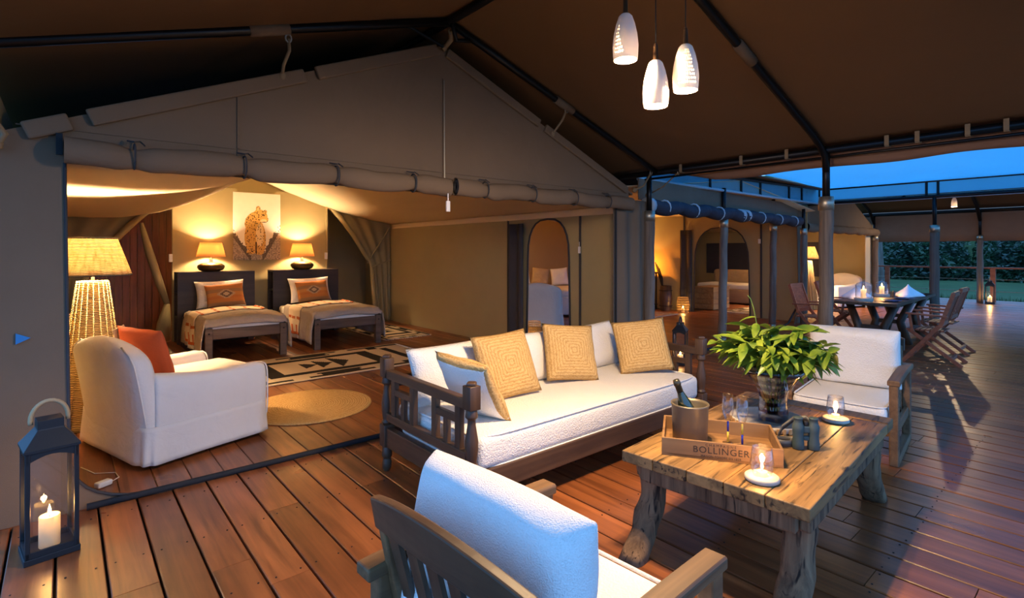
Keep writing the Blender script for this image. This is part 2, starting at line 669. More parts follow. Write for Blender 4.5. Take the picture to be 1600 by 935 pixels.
# ================================================================== STRUCTURE
YF = 3.93            # front plane of the bedroom tent
PITCH = .184

# ---- deck and inside floors: a dark sub-frame, every plank its own piece
def plank(parent, x, y0, y1, w, top, mt='deck', t=.028):
    h = .004
    mb = MB()
    a, b = -w / 2, w / 2
    L = y1 - y0
    prof = [(a, -t), (b, -t), (b, -h), (b - h, 0), (a + h, 0), (a, -h)]
    mb.loft([[(px, 0, pz) for px, pz in prof], [(px, L, pz) for px, pz in prof]])
    return mb.build('plank', mt, parent, loc=(x, y0, top), fix=True)

deck = MB().box((9.4, .45, -.075), (24.4, 7.0, .05)).build('floor', 'deck_base')
struct(deck, 'outdoor deck of red-brown varnished planks in front of the tents')
rnd = random.Random(3)
x = -2.7
while x < 21.3:
    y0, y1 = -3.0, YF - .005
    if x > 11.75:
        y1 = 3.95
    cuts = []
    if x < 9:
        y = y0 + rnd.uniform(1.2, 4.4)
        while y < y1 - .7:
            cuts.append(y)
            y += rnd.uniform(2.6, 4.4)
        cuts = cuts[:2]
    ys = [y0] + cuts + [y1]
    for a, b in zip(ys, ys[1:]):
        plank(deck, x, a + .002, b - .002, PITCH - .011, rnd.uniform(-.0015, .0015))
    x += PITCH

scr = MB()
for kx in range(46):
    for ky in range(7):
        for s_ in (-.055, .055):
            scr.lathe([(.0045, 0), (.0045, .0025)], 6, (-2.7 + PITCH * kx + s_, .15 + .6 * ky + .012 * sin(kx * 7.3 + ky), .0))
so = scr.build('screw_heads', 'wick', deck)
so['kind'] = 'stuff'

def inner_floor(x0, x1, y0, y1, name, label, w):
    base = MB().box(((x0 + x1) / 2, (y0 + y1) / 2, -.07), (x1 - x0, y1 - y0, .05)).build(name, 'deck_base')
    struct(base, label)
    x = x0 + w / 2
    while x < x1:
        c = rnd.uniform(y0 + .6, y1 - .6)
        for a, b in ((y0, c), (c, y1)):
            plank(base, x, a + .001, b - .001, w - .003, .004 + rnd.uniform(-.0008, .0008))
        x += w
    return base
inner_floor(-.3, 5.36, YF + .0, 11.7, 'floor', 'close-laid varnished plank floor inside the bedroom tent', .188)
inner_floor(5.38, 11.8, YF + .0, 11.2, 'floor', 'plank floor inside the lounge tent with the rolled blind', .2)
inner_floor(11.82, 17.0, 3.96, 10.5, 'floor', 'plank floor inside the second bedroom tent', .2)

def canvas_wall(name, pts, off, mt, label, thick=True):
    o = MB().poly(pts, off).build(name, mt)
    return struct(o, label)

# ---- bedroom tent: gable above the roll, left return with rounded foot, right return
def pt(x, z, y=YF):
    return (x, y, z)
APX, APZ = 2.52, 3.30
gable = canvas_wall('wall_front', [pt(-.27, 2.14), pt(-.27, 2.0), pt(5.2, 2.0), pt(5.2, 2.22), pt(APX, APZ)], (0, .012, 0), 'canvas',
                    'taupe canvas gable above the open front of the bedroom tent')
foot = [pt(-.28, 0), pt(.42, 0), pt(.42, .012)]
for k in range(9):
    t = k / 8
    foot.append(pt(.02 + .36 * (1 - t) ** 2.2, .015 + .33 * t ** 1.6))
foot += [pt(.0, 2.0), pt(-.28, 2.0)]
lf = MB().poly(foot, (0, .012, 0)).build('wall_front', 'canvas')
struct(lf, 'taupe canvas strip at the left edge of the tent opening')
# piping along that edge
MB().tube([(p[0] + .004, p[1] - .004, p[2]) for p in foot[1:-1]], .009, 6).build('piping', 'charcoal', lf, True)
# seam strips sewn on the gable
def seam(parent, a, b, w=.012, mt='canvas', y=YF - .006):
    MB().bar((a[0], y, a[1]), (b[0], y, b[1]), w, .008, (0, 1, 0)).build('seam', mt, parent)
seam(gable, (.9, 2.64), (.9, 2.08))
seam(gable, (APX + .03, 3.02), (APX + .03, 2.1), .022)
MB().tube([(APX + .03, YF - .014, 3.0), (APX + .035, YF - .014, 2.08)], .005, 6).build('zip', 'galv', gable)
seam(gable, (-.2, 2.19), (5.1, 2.19), .006)
# hem sleeves along both slopes, broken where the ropes pass
def sleeve(a, b, t0, t1, w):
    A, B = Vector((a[0], YF - .02, a[1])), Vector((b[0], YF - .02, b[1]))
    p, q = A.lerp(B, t0), A.lerp(B, t1)
    MB().bar(p, q, w, .035, (0, 1, 0)).build('hem_sleeve', 'canvas', gable, bevel=.012)
for t0, t1 in ((.03, .10), (.13, .575), (.605, .985)):
    sleeve((-.25, 2.12), (APX, APZ - .03), t0, t1, .10)
for t0, t1 in ((.02, .44), (.47, .98)):
    sleeve((APX, APZ - .03), (5.2, 2.20), t0, t1, .085)

# rolled-up front flap: two lengths meeting beside the zip, pinched by ties
def roll_mesh(x0, x1, zc, r, y, ties, n=60):
    def fn(u, v):
        x = x0 + (x1 - x0) * v
        k = min(abs(x - t) for t in ties) if ties else 9
        rr = r * (1 - .28 * math.exp(-(k / .06) ** 2)) * (1 + .10 * noise.noise(Vector((x * 1.6, u * 3, 2))))
        z = zc - .018 * sin((x - x0) * 4.2) ** 2
        a = 2 * pi * u
        return (x, y + rr * .85 * cos(a), z + rr * 1.15 * sin(a) + .012 * noise.noise(Vector((x * 5, cos(a), sin(a)))))
    return MB().grid(14, n, fn, wrapu=True)
flapL = thing('rolled_flap', 'long rolled-up canvas door flap left of the gable zip', 'tent flap', (0, 0, 0))
roll_mesh(-.0, 2.56, 2.065, .068, YF - .085, [.32, .92, 1.55, 2.2], 90).build('roll', 'canvas', flapL, True)
flapR = thing('rolled_flap', 'rolled-up canvas door flap right of the gable zip', 'tent flap', (0, 0, 0))
roll_mesh(2.62, 5.14, 2.065, .068, YF - .085, [2.95, 3.55, 4.15, 4.7], 90).build('roll', 'canvas', flapR, True)
for fl, ts in ((flapL, [.32, .92, 1.55, 2.2]), (flapR, [2.95, 3.55, 4.15, 4.7])):
    for t in ts:
        MB().tube([(t, YF - .085 + .062 * cos(a), 2.06 + .075 * sin(a)) for a in [2 * pi * k / 14 for k in range(14)]], .006, 5, closed=True).build('tie', 'charcoal', fl)
        MB().tube([(t - .03, YF - .03, 2.16), (t, YF - .10, 2.145), (t + .03, YF - .05, 2.16), (t + .05, YF - .09, 2.13)], .005, 5).build('tie', 'charcoal', fl)
for (x_, fl) in ((2.545, flapL), (2.64, flapR)):
    MB().tube([(x_, YF - .085 + .03 * cos(a), 2.065 + .045 * sin(a)) for a in [2 * pi * k / 12 for k in range(12)]], .02, 6, closed=True).build('roll_end', 'charcoal', fl)
pull = MB().box((0, 0, -.05), (.035, .015, .09)).box((0, 0, .02), (.008, .006, .08)).build('zip_tag', 'plastic')
tag(pull, 'white tag hanging from the zip under the gable', 'zip tag')
pull.location = (APX - .02, YF - .15, 1.93)
for x_, z_, lb in ((-.02, 2.1, 'small dark buckle at the left end of the rolled flap'),):
    b_ = MB().box((x_, YF - .03, z_), (.03, .02, .12)).build('buckle', 'steel')
    tag(b_, lb, 'buckle')
bt = MB().poly([(-.03, 0, .03), (.03, 0, 0), (-.03, 0, -.03)], (0, .01, 0)).build('canvas_tag', 'bluetag', loc=(-.17, YF - .012, 1.02))
tag(bt, 'little blue triangular tag on the canvas edge above the black lantern', 'tag')

# right return: pleated canvas hanging beside the corner pole
def rr_fn(u, v):
    x_ = 4.93 + .66 * u
    return (x_, YF + .02 + .035 * sin(u * 15) * (.4 + .6 * (1 - v)) + .02 * noise.noise(Vector((u * 6, v * 2, 1))), v * 2.12)
struct(MB().grid(40, 14, rr_fn).build('wall_front', 'canvas', None, True, thick=.008), 'pleated canvas strip beside the corner pole')
MB().tube([(4.93, YF - .02, .01), (4.93, YF - .02, 2.05)], .014, 6).build('trim_1', 'rubber')
tag(bpy.data.objects['trim_1'], kind='structure')
# floor bead in front of the openings
bead = MB().tube([(.10, YF - .03, .02), (.5, YF - .035, .02), (1.6, YF - .04, .02), (3.4, YF - .03, .02), (5.0, YF - .02, .02), (5.6, YF + .0, .02)], .02, 8).build('trim_2', 'rubber', None, True)
struct(bead, 'black bead along the floor of the bedroom tent opening')
bead2 = MB().tube([(5.7, 4.02, .02), (8.0, 4.14, .02), (10.2, 4.3, .02), (11.0, 4.42, .05), (11.6, 4.5, .3)], .02, 8).build('trim_3', 'rubber', None, True)
struct(bead2, 'black bead along the floor of the lounge tent opening')

# side and back walls of the bedroom tent
struct(MB().box((-.29, 7.8, 1.2), (.014, 7.76, 2.4)).build('wall_left', 'canvas_in'), 'left canvas wall of the bedroom tent')
def arch_wall(name, x, y0, y1, zt, d0, d1, dz, mt, label):
    pts = [(x, y0, 0), (x, d0, 0)]
    c, r = (d0 + d1) / 2, (d1 - d0) / 2
    hs = dz - r * 1.25
    pts.append((x, d0 + .03, hs))
    for k in range(1, 12):
        a = pi - pi * k / 12
        pts.append((x, c + (r - .03) * math.copysign(abs(cos(a)) ** .75, cos(a)), hs + (dz - hs) * sin(a) ** .8))
    pts += [(x, d1 - .03, hs), (x, d1, 0), (x, y1, 0), (x, y1, zt), (x, y0, zt)]
    o = MB().poly(pts, (.014, 0, 0)).build(name, mt)
    MB().tube([(x - .01, p[1], p[2]) for p in pts[1:-3]], .014, 6).build('door_piping', 'charcoal', o, True)
    return struct(o, label)
arch_wall('wall_right', 5.35, YF + .03, 10.4, 2.1, 5.02, 5.93, 1.96, 'canvas_in', 'olive canvas wall with an arched doorway in the bedroom tent')
# opened door flap left of the doorway, seams and zips of that wall
df = MB().grid(10, 10, lambda u, v: (5.31 - .03 * sin(u * 9) - .02, 5.95 + .34 * u, .01 + 1.9 * v)).build('door_flap', 'charcoal', None, True, thick=.008)
tag(df, 'charcoal door flap folded back beside the arched doorway', 'door flap')
wr = [o for o in bpy.data.objects if o.name == 'wall_right'][0]
for yy, w in ((4.84, .03), (6.36, .03)):
    MB().box((5.335, yy, 1.03), (.012, w, 2.0)).build('seam', 'charcoal', wr)
zt = MB().box((0, 0, -.04), (.014, .035, .09)).box((0, 0, .03), (.005, .005, .08)).build('zip_tag', 'plastic', loc=(5.31, 4.83, 1.55))
tag(zt, 'white zip tag on the seam right of the arched doorway', 'zip tag')
struct(MB().box((2.64, 10.22, 1.3), (2.58, .014, 2.6)).build('wall_back', 'canvas_in'), 'canvas partition behind the two beds')
struct(MB().box((2.55, 11.68, 1.3), (5.8, .03, 2.6)).build('wall_back', 'canvas_in'), 'wall of the washroom behind the partition')
rb = [o for o in bpy.data.objects if o.name.startswith('wall_back')][-1]
xx = -.2
while xx < 2.2:
    MB().box((xx + .055, 11.655, 1.15), (.106, .022, 2.3)).build('board', 'redwall', rb, bevel=.004)
    xx += .11
struct(MB().box((5.42, 11.05, 1.15), (.014, 1.3, 2.3)).build('wall_right', 'canvas_in'), 'right canvas wall of the washroom')
struct(MB().poly([(1.36, 10.235, 2.55), (3.93, 10.235, 2.55), (3.93, 10.235, 2.72), (2.52, 10.235, 3.24), (1.36, 10.235, 2.76)], (0, .012, 0)).build('wall_back', 'canvas_in'), 'canvas gable above the partition')
struct(MB().box((2.55, 11.05, 2.42), (5.75, 1.3, .02)).build('ceiling', 'liner'), 'cloth ceiling of the washroom')
# inside seams on the partition
wb = [o for o in bpy.data.objects if o.name.startswith('wall_back')][0]
for xx in (1.37, 3.92):
    MB().box((xx, 10.205, 1.2), (.03, .02, 2.4)).build('seam', 'canvas_in', wb)

# cream roof liner, sagging
def liner_fn(u, v):
    y = YF + .08 + (10.24 - YF - .08) * v
    if u < .5:
        t = u / .5
        x = -.27 + 2.79 * t
        z = 2.0 + .86 * t - (.27 + .06 * sin(v * 9)) * sin(pi * t) ** 1.1
    else:
        t = (u - .5) / .5
        x = 2.52 + 2.82 * t
        z = 2.86 - .80 * t - (.09 + .03 * sin(v * 7)) * sin(pi * t)
    z += .012 * noise.noise(Vector((x * 4, y * .8, 3)))
    return (x, y, z)
struct(MB().grid(48, 40, liner_fn).build('ceiling', 'liner', None, True, thick=.006), 'cream cloth lining under the bedroom tent roof')
val = MB().grid(40, 3, lambda u, v: (5.325 - .012 * sin(u * 60) * v, YF + .1 + 6.2 * u, 2.07 - .10 * v)).build('valance', 'liner', None, True, thick=.004)
tag(val, 'cream valance strip along the top of the arched doorway wall', 'valance')
# outer roof skin of the tent
struct(MB().loft([[(-.3, y, 2.13), (APX, y, APZ - .01), (5.3, y, 2.2), (5.3, y, 2.18), (APX, y, APZ - .04), (-.3, y, 2.11)] for y in (YF + .02, 10.6)]).build('ceiling', 'canvas'), 'outer canvas roof of the bedroom tent')

# curtains of the two openings beside the partition
def curtain(name, xin, xout, label, flip):
    def L(z):
        if z > 1.2:
            t = max(0, (2.4 - z) / 1.2)
            return t ** .75 * .68
        return .68 + .08 * (1.2 - z) / 1.2
    def fn(u, v):
        z = 2.42 * (1 - v)
        a = L(z)
        w = abs(xout - xin)
        p = a * w + (w - a * w) * u
        pleat = .035 * sin(u * 22) * (.3 + v) * (1 - .6 * math.exp(-((z - 1.2) / .25) ** 2))
        return (xin + math.copysign(p, xout - xin), 10.3 + pleat, z)
    t = thing(name, label, 'curtain', (0, 0, 0))
    MB().grid(40, 30, fn).build('drape', 'canvas_in', t, True, thick=.008)
    edge = [Vector(fn(0, k / 20)) - Vector((0, .04, 0)) for k in range(0, 20)]
    MB().tube(edge, [.05 - .018 * math.exp(-((p.z - 1.2) / .15) ** 2) for p in edge], 8).build('rolled_edge', 'canvas_in', t, True)
    tx = fn(0, .505)
    MB().tube([(tx[0] + .0, 10.22, 1.17), (xout, 10.26, 1.30)], .014, 6).build('tie_back', 'canvas_in', t)
    MB().tube([(tx[0] - .1 * flip, 10.24, 1.24), (xout, 10.3, 2.0)], .016, 6).build('cord', 'canvas_in', t)
curtain('tied_curtain', 3.93, 5.33, 'olive curtain tied back at the wall with the arched doorway', 1)
curtain('tied_curtain', 1.37, -.26, 'olive curtain swept aside behind the tall wicker lamp', -1)
ct = thing('tied_curtain', 'narrow rolled curtain tied close to the left headboard', 'curtain', (0, 0, 0))
MB().tube([(.95, 10.36, 1.95), (1.05, 10.34, 1.5), (1.2, 10.34, .95), (1.30, 10.34, .62)], [.03, .06, .06, .04], 8).build('drape', 'canvas_in', ct, True)
MB().tube([(1.30, 10.34, .62), (1.26, 10.36, .3), (1.24, 10.38, .0)], [.04, .1, .12], 8).build('tail', 'canvas_in', ct, True)

# ---- lounge tent between the two bedrooms
arch_wall('wall_right', 11.78, 4.35, 11.0, 2.45, 5.55, 6.95, 2.05, 'canvas_in', 'canvas wall of the lounge tent with an arched doorway')
wr2 = [o for o in bpy.data.objects if o.name.startswith('wall_right')][-1]
for yy in (5.3, 7.2):
    MB().box((11.765, yy, 1.2), (.012, .04, 2.4)).build('seam', 'charcoal', wr2)
zt2 = MB().box((0, 0, -.04), (.014, .05, .1)).build('zip_tag', 'plastic', loc=(11.75, 5.33, 1.75))
tag(zt2, 'white zip tag beside the lounge tent doorway', 'zip tag')
df2 = MB().grid(8, 8, lambda u, v: (11.73 - .03 * sin(u * 8), 6.97 + .3 * u, .01 + 2.0 * v)).build('door_flap', 'charcoal', None, True, thick=.01)
tag(df2, 'charcoal door flap beside the woven candle lantern', 'door flap')
struct(MB().box((8.6, 11.05, 1.2), (6.5, .014, 2.5)).build('wall_back', 'canvas_in'), 'back canvas wall of the lounge tent')
struct(MB().grid(20, 20, lambda u, v: (5.38 + 6.4 * u, 4.2 + 6.9 * v, 2.32 + .35 * (1 - abs(2 * u - 1)) - .06 * sin(v * 9))).build('ceiling', 'liner', None, True, thick=.006), 'cream lining of the lounge tent')
struct(MB().box((8.6, 7.7, 2.78), (6.6, 7.2, .02)).build('ceiling', 'canvas'), 'outer roof of the lounge tent')
# front fascia band above the rolled blind
struct(MB().poly([(5.66, 4.12, 2.16), (11.7, 4.42, 2.16), (11.7, 4.42, 2.44), (5.66, 4.12, 2.44)], (0, .012, 0)).build('wall_front', 'canvas'), 'canvas band above the rolled charcoal blind')
struct(MB().poly([(11.3, 4.42, 0), (11.75, 4.45, 0), (11.75, 4.45, 2.2), (11.45, 4.43, 2.2), (11.55, 4.43, .5)], (0, .012, 0)).build('wall_front', 'canvas'), 'canvas return at the second bedroom end of the lounge tent')
blind = thing('rolled_blind', 'charcoal blind rolled up with pale straps along the lounge tent front', 'blind', (0, 0, 0))
def blind_fn(u, v):
    x_ = 5.78 + 5.6 * v
    a = 2 * pi * u
    k = abs(((x_ - 5.78) / .8) % 1 - .5)
    r = .095 * (1 + .12 * noise.noise(Vector((x_ * 2, u * 4, 0)))) - .02 * (k > .46)
    return (x_, 4.06 + .05 * (x_ - 5.78) + r * cos(a), 2.10 - .035 * sin(v * pi * 7) ** 2 + r * sin(a))
MB().grid(12, 90, blind_fn, wrapu=True).build('roll', 'navy', blind, True)
for k in range(7):
    x_ = 6.18 + .8 * k
    MB().tube([(x_, 4.06 + .05 * (x_ - 5.78) + .1 * cos(a), 2.08 + .1 * sin(a)) for a in [2 * pi * q / 12 for q in range(12)]], .011, 5, closed=True).build('strap', 'gutter', blind)
for x_ in (5.79, 8.55, 8.75):
    MB().tube([(x_ - .05, 4.06 + .05 * (x_ - 5.78), 2.09), (x_ + .05, 4.06 + .05 * (x_ - 5.73), 2.09)], .103, 12).build('end_cuff', 'gutter', blind, True)

# ---- second bedroom tent
struct(MB().poly([(11.8, 4.5, 2.02), (16.6, 4.5, 2.02), (16.6, 4.5, 2.12), (14.5, 4.5, 2.95), (11.8, 4.5, 2.3)], (0, .012, 0)).build('wall_front', 'canvas'), 'canvas gable of the second bedroom tent')
fr = thing('rolled_flap', 'rolled canvas flap across the second bedroom tent', 'tent flap', (0, 0, 0))
roll_mesh(11.9, 16.7, 2.0, .085, 4.42, [12.6, 13.4, 14.2, 15.0, 15.8], 60).build('roll', 'canvas', fr, True)
struct(MB().box((16.62, 7.4, 1.1), (.02, 5.8, 2.2)).build('wall_right', 'canvas_in'), 'right wall of the second bedroom tent')
struct(MB().poly([(16.1, 4.52, 0), (16.65, 4.52, 0), (16.65, 4.52, 2.1), (16.1, 4.52, 2.1)], (0, .012, 0)).build('wall_front', 'liner'), 'pale canvas jamb of the second bedroom tent')
struct(MB().box((14.2, 10.3, 1.3), (4.9, .02, 2.6)).build('wall_back', 'canvas_in'), 'back wall of the second bedroom tent')
struct(MB().grid(16, 8, lambda u, v: (11.82 + 4.8 * u, 4.55 + 5.75 * v, 2.12 + .75 * (1 - abs(2 * u - 1)) - .1 * sin(pi * 2 * u) ** 2)).build('ceiling', 'liner', None, True, thick=.006), 'cream lining of the second bedroom tent')
struct(MB().loft([[(11.8, y, 2.33), (14.5, y, 2.98), (16.7, y, 2.15), (16.7, y, 2.12), (14.5, y, 2.95), (11.8, y, 2.3)] for y in (4.52, 10.4)]).build('ceiling', 'canvas'), 'outer roof of the second bedroom tent')
for i, (yy, w_) in enumerate(((5.6, 1.3), (7.6, 1.7))):
    wn = MB().box((16.585, yy + w_ / 2, 1.25), (.02, w_, 1.0)).build('window_%d' % (i + 1), 'charcoal')
    struct(wn, 'mesh window in the second bedroom tent')

# ---- veranda fly over everything in front (ridge along the tent axis)
RX, RZ, EX, EZ, LXE = 2.52, 3.47, 5.6, 2.47, -.62
def fly_fn(u, v):
    y = -1.1 + 13.4 * v
    sag = .05 * abs(sin(pi * (y - 1.9) / 1.88)) if y < 3.9 else .02
    if u < .5:
        t = u / .5
        return (LXE + (RX - LXE) * t, y, EZ - .02 + (RZ - EZ + .04) * t + .03 - sag * sin(pi * t))
    t = (u - .5) / .5
    return (RX + (EX + .09 - RX) * t, y, RZ + .05 + (EZ - .015 - RZ) * t - sag * sin(pi * t))
struct(MB().grid(40, 60, fly_fn).build('ceiling', 'fly', None, True, thick=.006), 'brown canvas fly stretched over the veranda')
fly_o = [o for o in bpy.data.objects if o.name.startswith('ceiling')][-1]
frame = thing('fly_frame', 'black steel tube frame carrying the brown veranda fly', 'tent frame', (0, 0, 0))
MB().tube([(RX, -1.0, RZ), (RX, 11, RZ)], .036, 10).build('ridge_tube', 'steel', frame, True)
MB().tube([(EX, -1.0, EZ), (EX, 11, EZ)], .036, 10).build('eave_tube', 'steel', frame, True)
MB().tube([(EX + .03, -1.0, EZ - .065), (EX + .03, 4.0, EZ - .065)], .014, 8).build('hem_rod', 'steel', frame, True)
MB().tube([(LXE, -1.0, EZ), (LXE, 11, EZ)], .036, 10).build('eave_tube', 'steel', frame, True)
for yy in (-.02, 1.9, 3.80):
    for sx, ex in ((1, EX), (-1, LXE)):
        k = (RZ - EZ) / abs(ex - RX)
        pts = [(RX + (ex - RX) * t, yy, RZ - (RZ - EZ) * t) for t in (0, .3, .6, .9)]
        if sx > 0 and yy < 3:
            pts += [(RX + (ex - RX) * .95, yy, EZ + .03), (ex - .03, yy, EZ - .06), (ex, yy, EZ - .22)]
        else:
            pts += [(ex, yy, EZ)]
        MB().tube(pts, .033, 10).build('rafter', 'steel', frame, True)
        a, b = (Vector(pts[0]).lerp(Vector(pts[3]), .47), Vector(pts[0]).lerp(Vector(pts[3]), .56))
        MB().tube([a, b], .042, 10).build('canvas_sleeve', 'canvas', frame, True)
for yy in (3.65,):
    MB().tube([(RX, yy + .1, RZ - .02), (RX + .08, yy + .15, RZ - .14), (RX + .2, yy + .12, RZ - .12)], .02, 8).build('brace', 'steel', frame, True)
MB().tube([(RX - .45, 3.80, RZ - .13), (RX - .02, 3.86, RZ - .2)], .014, 8).build('brace', 'steel', frame)
# webbing loops that lash the fly to the eave tube
for yy in (3.45, 2.72, 2.25, 1.40, 1.18, .85, .62, .30):
    MB().box((EX - .04, yy, EZ + .01), (.008, .034, .09)).box((EX + .0, yy, EZ - .04), (.07, .034, .008)).build('webbing_loop', 'rope', frame)
# ropes and knots between gable sleeve and frame
def rope(pts, label, r=.012, knot=True):
    t = thing('tie_rope', label, 'rope', (0, 0, 0))
    MB().tube(pts, r, 6).build('rope', 'rope', t, True)
    if knot:
        e = pts[0]
        MB().tube([(e[0] + .02 * cos(a), e[1], e[2] + .028 * sin(a)) for a in [2 * pi * q / 10 for q in range(10)]], .007, 5, closed=True).build('ring', 'galv', t)
        e = pts[-1]
        MB().lathe([(.004, -.03), (.024, -.015), (.026, .01), (.01, .03)], 8, e).build('knot', 'rope', t, True)
rope([(1.19, 3.80, 2.98), (1.2, 3.81, 2.9), (1.17, 3.84, 2.8), (1.18, 3.9, 2.74)], 'beige rope tying the left gable slope to the rafter')
rope([(3.98, 3.80, 2.96), (3.95, 3.83, 2.86), (3.88, 3.9, 2.72)], 'beige rope tying the right gable slope to the rafter')
rope([(RX + .02, 3.80, 3.40), (RX + .05, 3.84, 3.34), (RX + .02, 3.9, 3.28)], 'bundle of rope lashing the gable tip to the ridge', .022)
rope([(-.33, 3.86, 2.32), (-.29, 3.85, 2.2), (-.24, 3.88, 2.12), (-.27, 3.88, 2.06)], 'rope knotted at the left corner of the gable', .018)
rope([(5.5, 3.82, 2.46), (5.46, 3.9, 2.30), (5.3, 3.92, 2.24)], 'rope lashing at the corner pole above the pleated canvas')
rope([(5.6, 3.5, 2.44), (5.72, 3.8, 2.3), (5.75, 4.05, 2.22)], 'guy rope from the eave tube to the lounge tent band', .008)
# brown valance hanging from the right eave
def eval_fn(u, v):
    y = 3.72 - 4.7 * u
    d = min(1, u * 8) * .10
    return (EX + .075 + .10 * v + .015 * sin(u * 40) * v, y, EZ + .05 - .06 * v - d * 1.35 * v + .01 * sin(u * 23) * v)
ev = MB().grid(70, 5, eval_fn).build('valance', 'valance', None, True, thick=.004)
tag(ev, 'brown canvas valance hanging from the veranda eave', 'valance')

# ---- shade net between this fly and the far one, on a raised rail
SX0, SX1, SY1 = 5.75, 12.2, 4.2
def net_fn(u, v):
    x_ = SX0 + (SX1 - SX0) * u
    y = SY1 - 6.4 * v
    zb = 2.64 + .15 * u
    bulge = .26 * sin(pi * min(1, u * 1.0)) ** .8 * sin(pi * min(1, .06 + v)) ** .5
    return (x_, y, zb + bulge + .02 * noise.noise(Vector((x_ * .8, y * .8, 0))))
net = thing('shade_net', 'blue-lit, sky-tinted shade net stretched between the two verandas', 'shade net', (0, 0, 0))
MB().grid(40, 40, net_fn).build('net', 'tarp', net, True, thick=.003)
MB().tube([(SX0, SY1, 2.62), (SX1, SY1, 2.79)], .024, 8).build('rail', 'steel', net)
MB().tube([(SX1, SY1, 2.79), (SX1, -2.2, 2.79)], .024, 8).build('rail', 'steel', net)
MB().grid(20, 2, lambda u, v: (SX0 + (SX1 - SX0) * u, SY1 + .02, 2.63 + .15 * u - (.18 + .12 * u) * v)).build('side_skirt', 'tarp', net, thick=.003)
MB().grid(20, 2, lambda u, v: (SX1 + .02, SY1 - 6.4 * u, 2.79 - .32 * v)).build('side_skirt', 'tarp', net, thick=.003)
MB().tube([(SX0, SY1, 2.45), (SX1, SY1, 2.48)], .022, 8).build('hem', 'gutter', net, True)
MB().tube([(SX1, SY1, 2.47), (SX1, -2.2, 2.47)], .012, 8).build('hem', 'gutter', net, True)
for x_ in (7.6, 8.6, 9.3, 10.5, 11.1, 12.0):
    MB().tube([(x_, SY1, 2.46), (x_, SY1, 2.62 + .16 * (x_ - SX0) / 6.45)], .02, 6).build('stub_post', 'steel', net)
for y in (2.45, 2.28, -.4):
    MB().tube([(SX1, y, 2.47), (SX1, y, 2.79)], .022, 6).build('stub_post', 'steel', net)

# ---- dining veranda fly and its frame
FX0, FX1, FR, FRZ, FZ0, FZ1 = 12.2, 20.1, 16.2, 3.9, 2.5, 2.68
def ffly(u, v):
    x_ = FX0 + (FX1 - FX0) * u
    z_ = FZ0 + (FRZ - FZ0) * (x_ - FX0) / (FR - FX0) if x_ < FR else FRZ + (FZ1 - FRZ) * (x_ - FR) / (FX1 - FR)
    return (x_, -2.0 + 8.4 * v, z_ + .05)
struct(MB().grid(24, 10, ffly).build('ceiling', 'fly', None, True, thick=.006), 'brown canvas fly over the dining veranda')
fv = MB().grid(30, 4, lambda u, v: (FX1 + .06 + .02 * sin(u * 30) * v, -2.0 + 8.4 * u, 2.76 - .98 * v)).build('valance', 'valance', None, True, thick=.004)
tag(fv, 'deep brown valance along the dining veranda eave', 'valance')
ff = thing('fly_frame', 'black steel tube frame of the dining veranda', 'tent frame', (0, 0, 0))
MB().tube([(FX0, -2, FZ0), (FX0, 6.3, FZ0)], .034, 8).build('eave_tube', 'steel', ff, True)
MB().tube([(FX1, -2, FZ1 - .02), (FX1, 6.3, FZ1 - .02)], .05, 8).build('eave_tube', 'steel', ff, True)
MB().tube([(FR, -2, FRZ), (FR, 6.3, FRZ)], .036, 8).build('ridge_tube', 'steel', ff, True)
for yy in (2.8, 5.4):
    MB().tube([(FX0, yy, FZ0), (FR, yy, FRZ), (FX1 - .5, yy, FZ1 + .1), (FX1, yy, FZ1 - .3)], .045, 8).build('rafter', 'steel', ff, True)

# ---- poles
def pole(x, y, wood_top, ztop, label, r=.06, shoe=False, lean=0, group=None):
    t = thing('tent_pole', label, 'pole', (x, y, 0), 0, group)
    n = 9
    pts = [(lean * (k / n - 1), .006 * sin(k * 2.1), wood_top * k / n) for k in range(n + 1)]
    MB().tube(pts, [r * (1.04 - .08 * k / n + .02 * sin(k * 1.7)) for k in range(n + 1)], 14).build('post', 'pole', t, True)
    MB().lathe([(r * 1.08, -.13), (r * 1.08, .0), (r * .6, .004)], 16, (0, 0, wood_top)).build('collar', 'galv', t, True)
    MB().tube([(0, 0, wood_top), (0, 0, ztop)], .034, 10).build('steel_tube', 'steel', t, True)
    if shoe:
        MB().lathe([(r * 1.05, .005), (r * 1.05, .11)], 16, (-lean, 0, 0)).build('shoe', 'galv', t, True)
    return t
pole(5.62, 3.93, 2.0, 2.44, 'gum pole at the tent corner beside the pleated canvas', .068)
pole(5.6, 1.9, 2.02, 2.44, 'thick gum pole behind the white cushioned chair', .062)
pole(8.02, 4.2, 2.0, 2.5, 'gum pole with metal shoe in front of the lounge doorway', .062, True, .06)
pole(10.24, 4.38, 2.0, 2.5, 'slimmer gum pole with metal shoe near the folding chairs', .06, True, .05)
pole(11.45, 4.3, 1.95, 2.4, 'dark gum pole at the second bedroom end of the rolled blind', .06)
pole(12.2, 2.33, 1.97, 2.5, 'gum pole at the dining table end under the shade net', .075)
pole(20.1, 2.8, 1.95, 2.64, 'gum pole beside the lantern at the railing', .075)
pole(20.1, 5.4, 1.75, 2.64, 'gum pole at the railing behind the dining table', .075)
pole(-.60, 3.80, 2.0, 2.46, 'gum pole outside the left tent corner', .06)
pole(16.55, 4.42, 1.9, 2.1, 'dark post at the right edge of the second bedroom tent', .07)

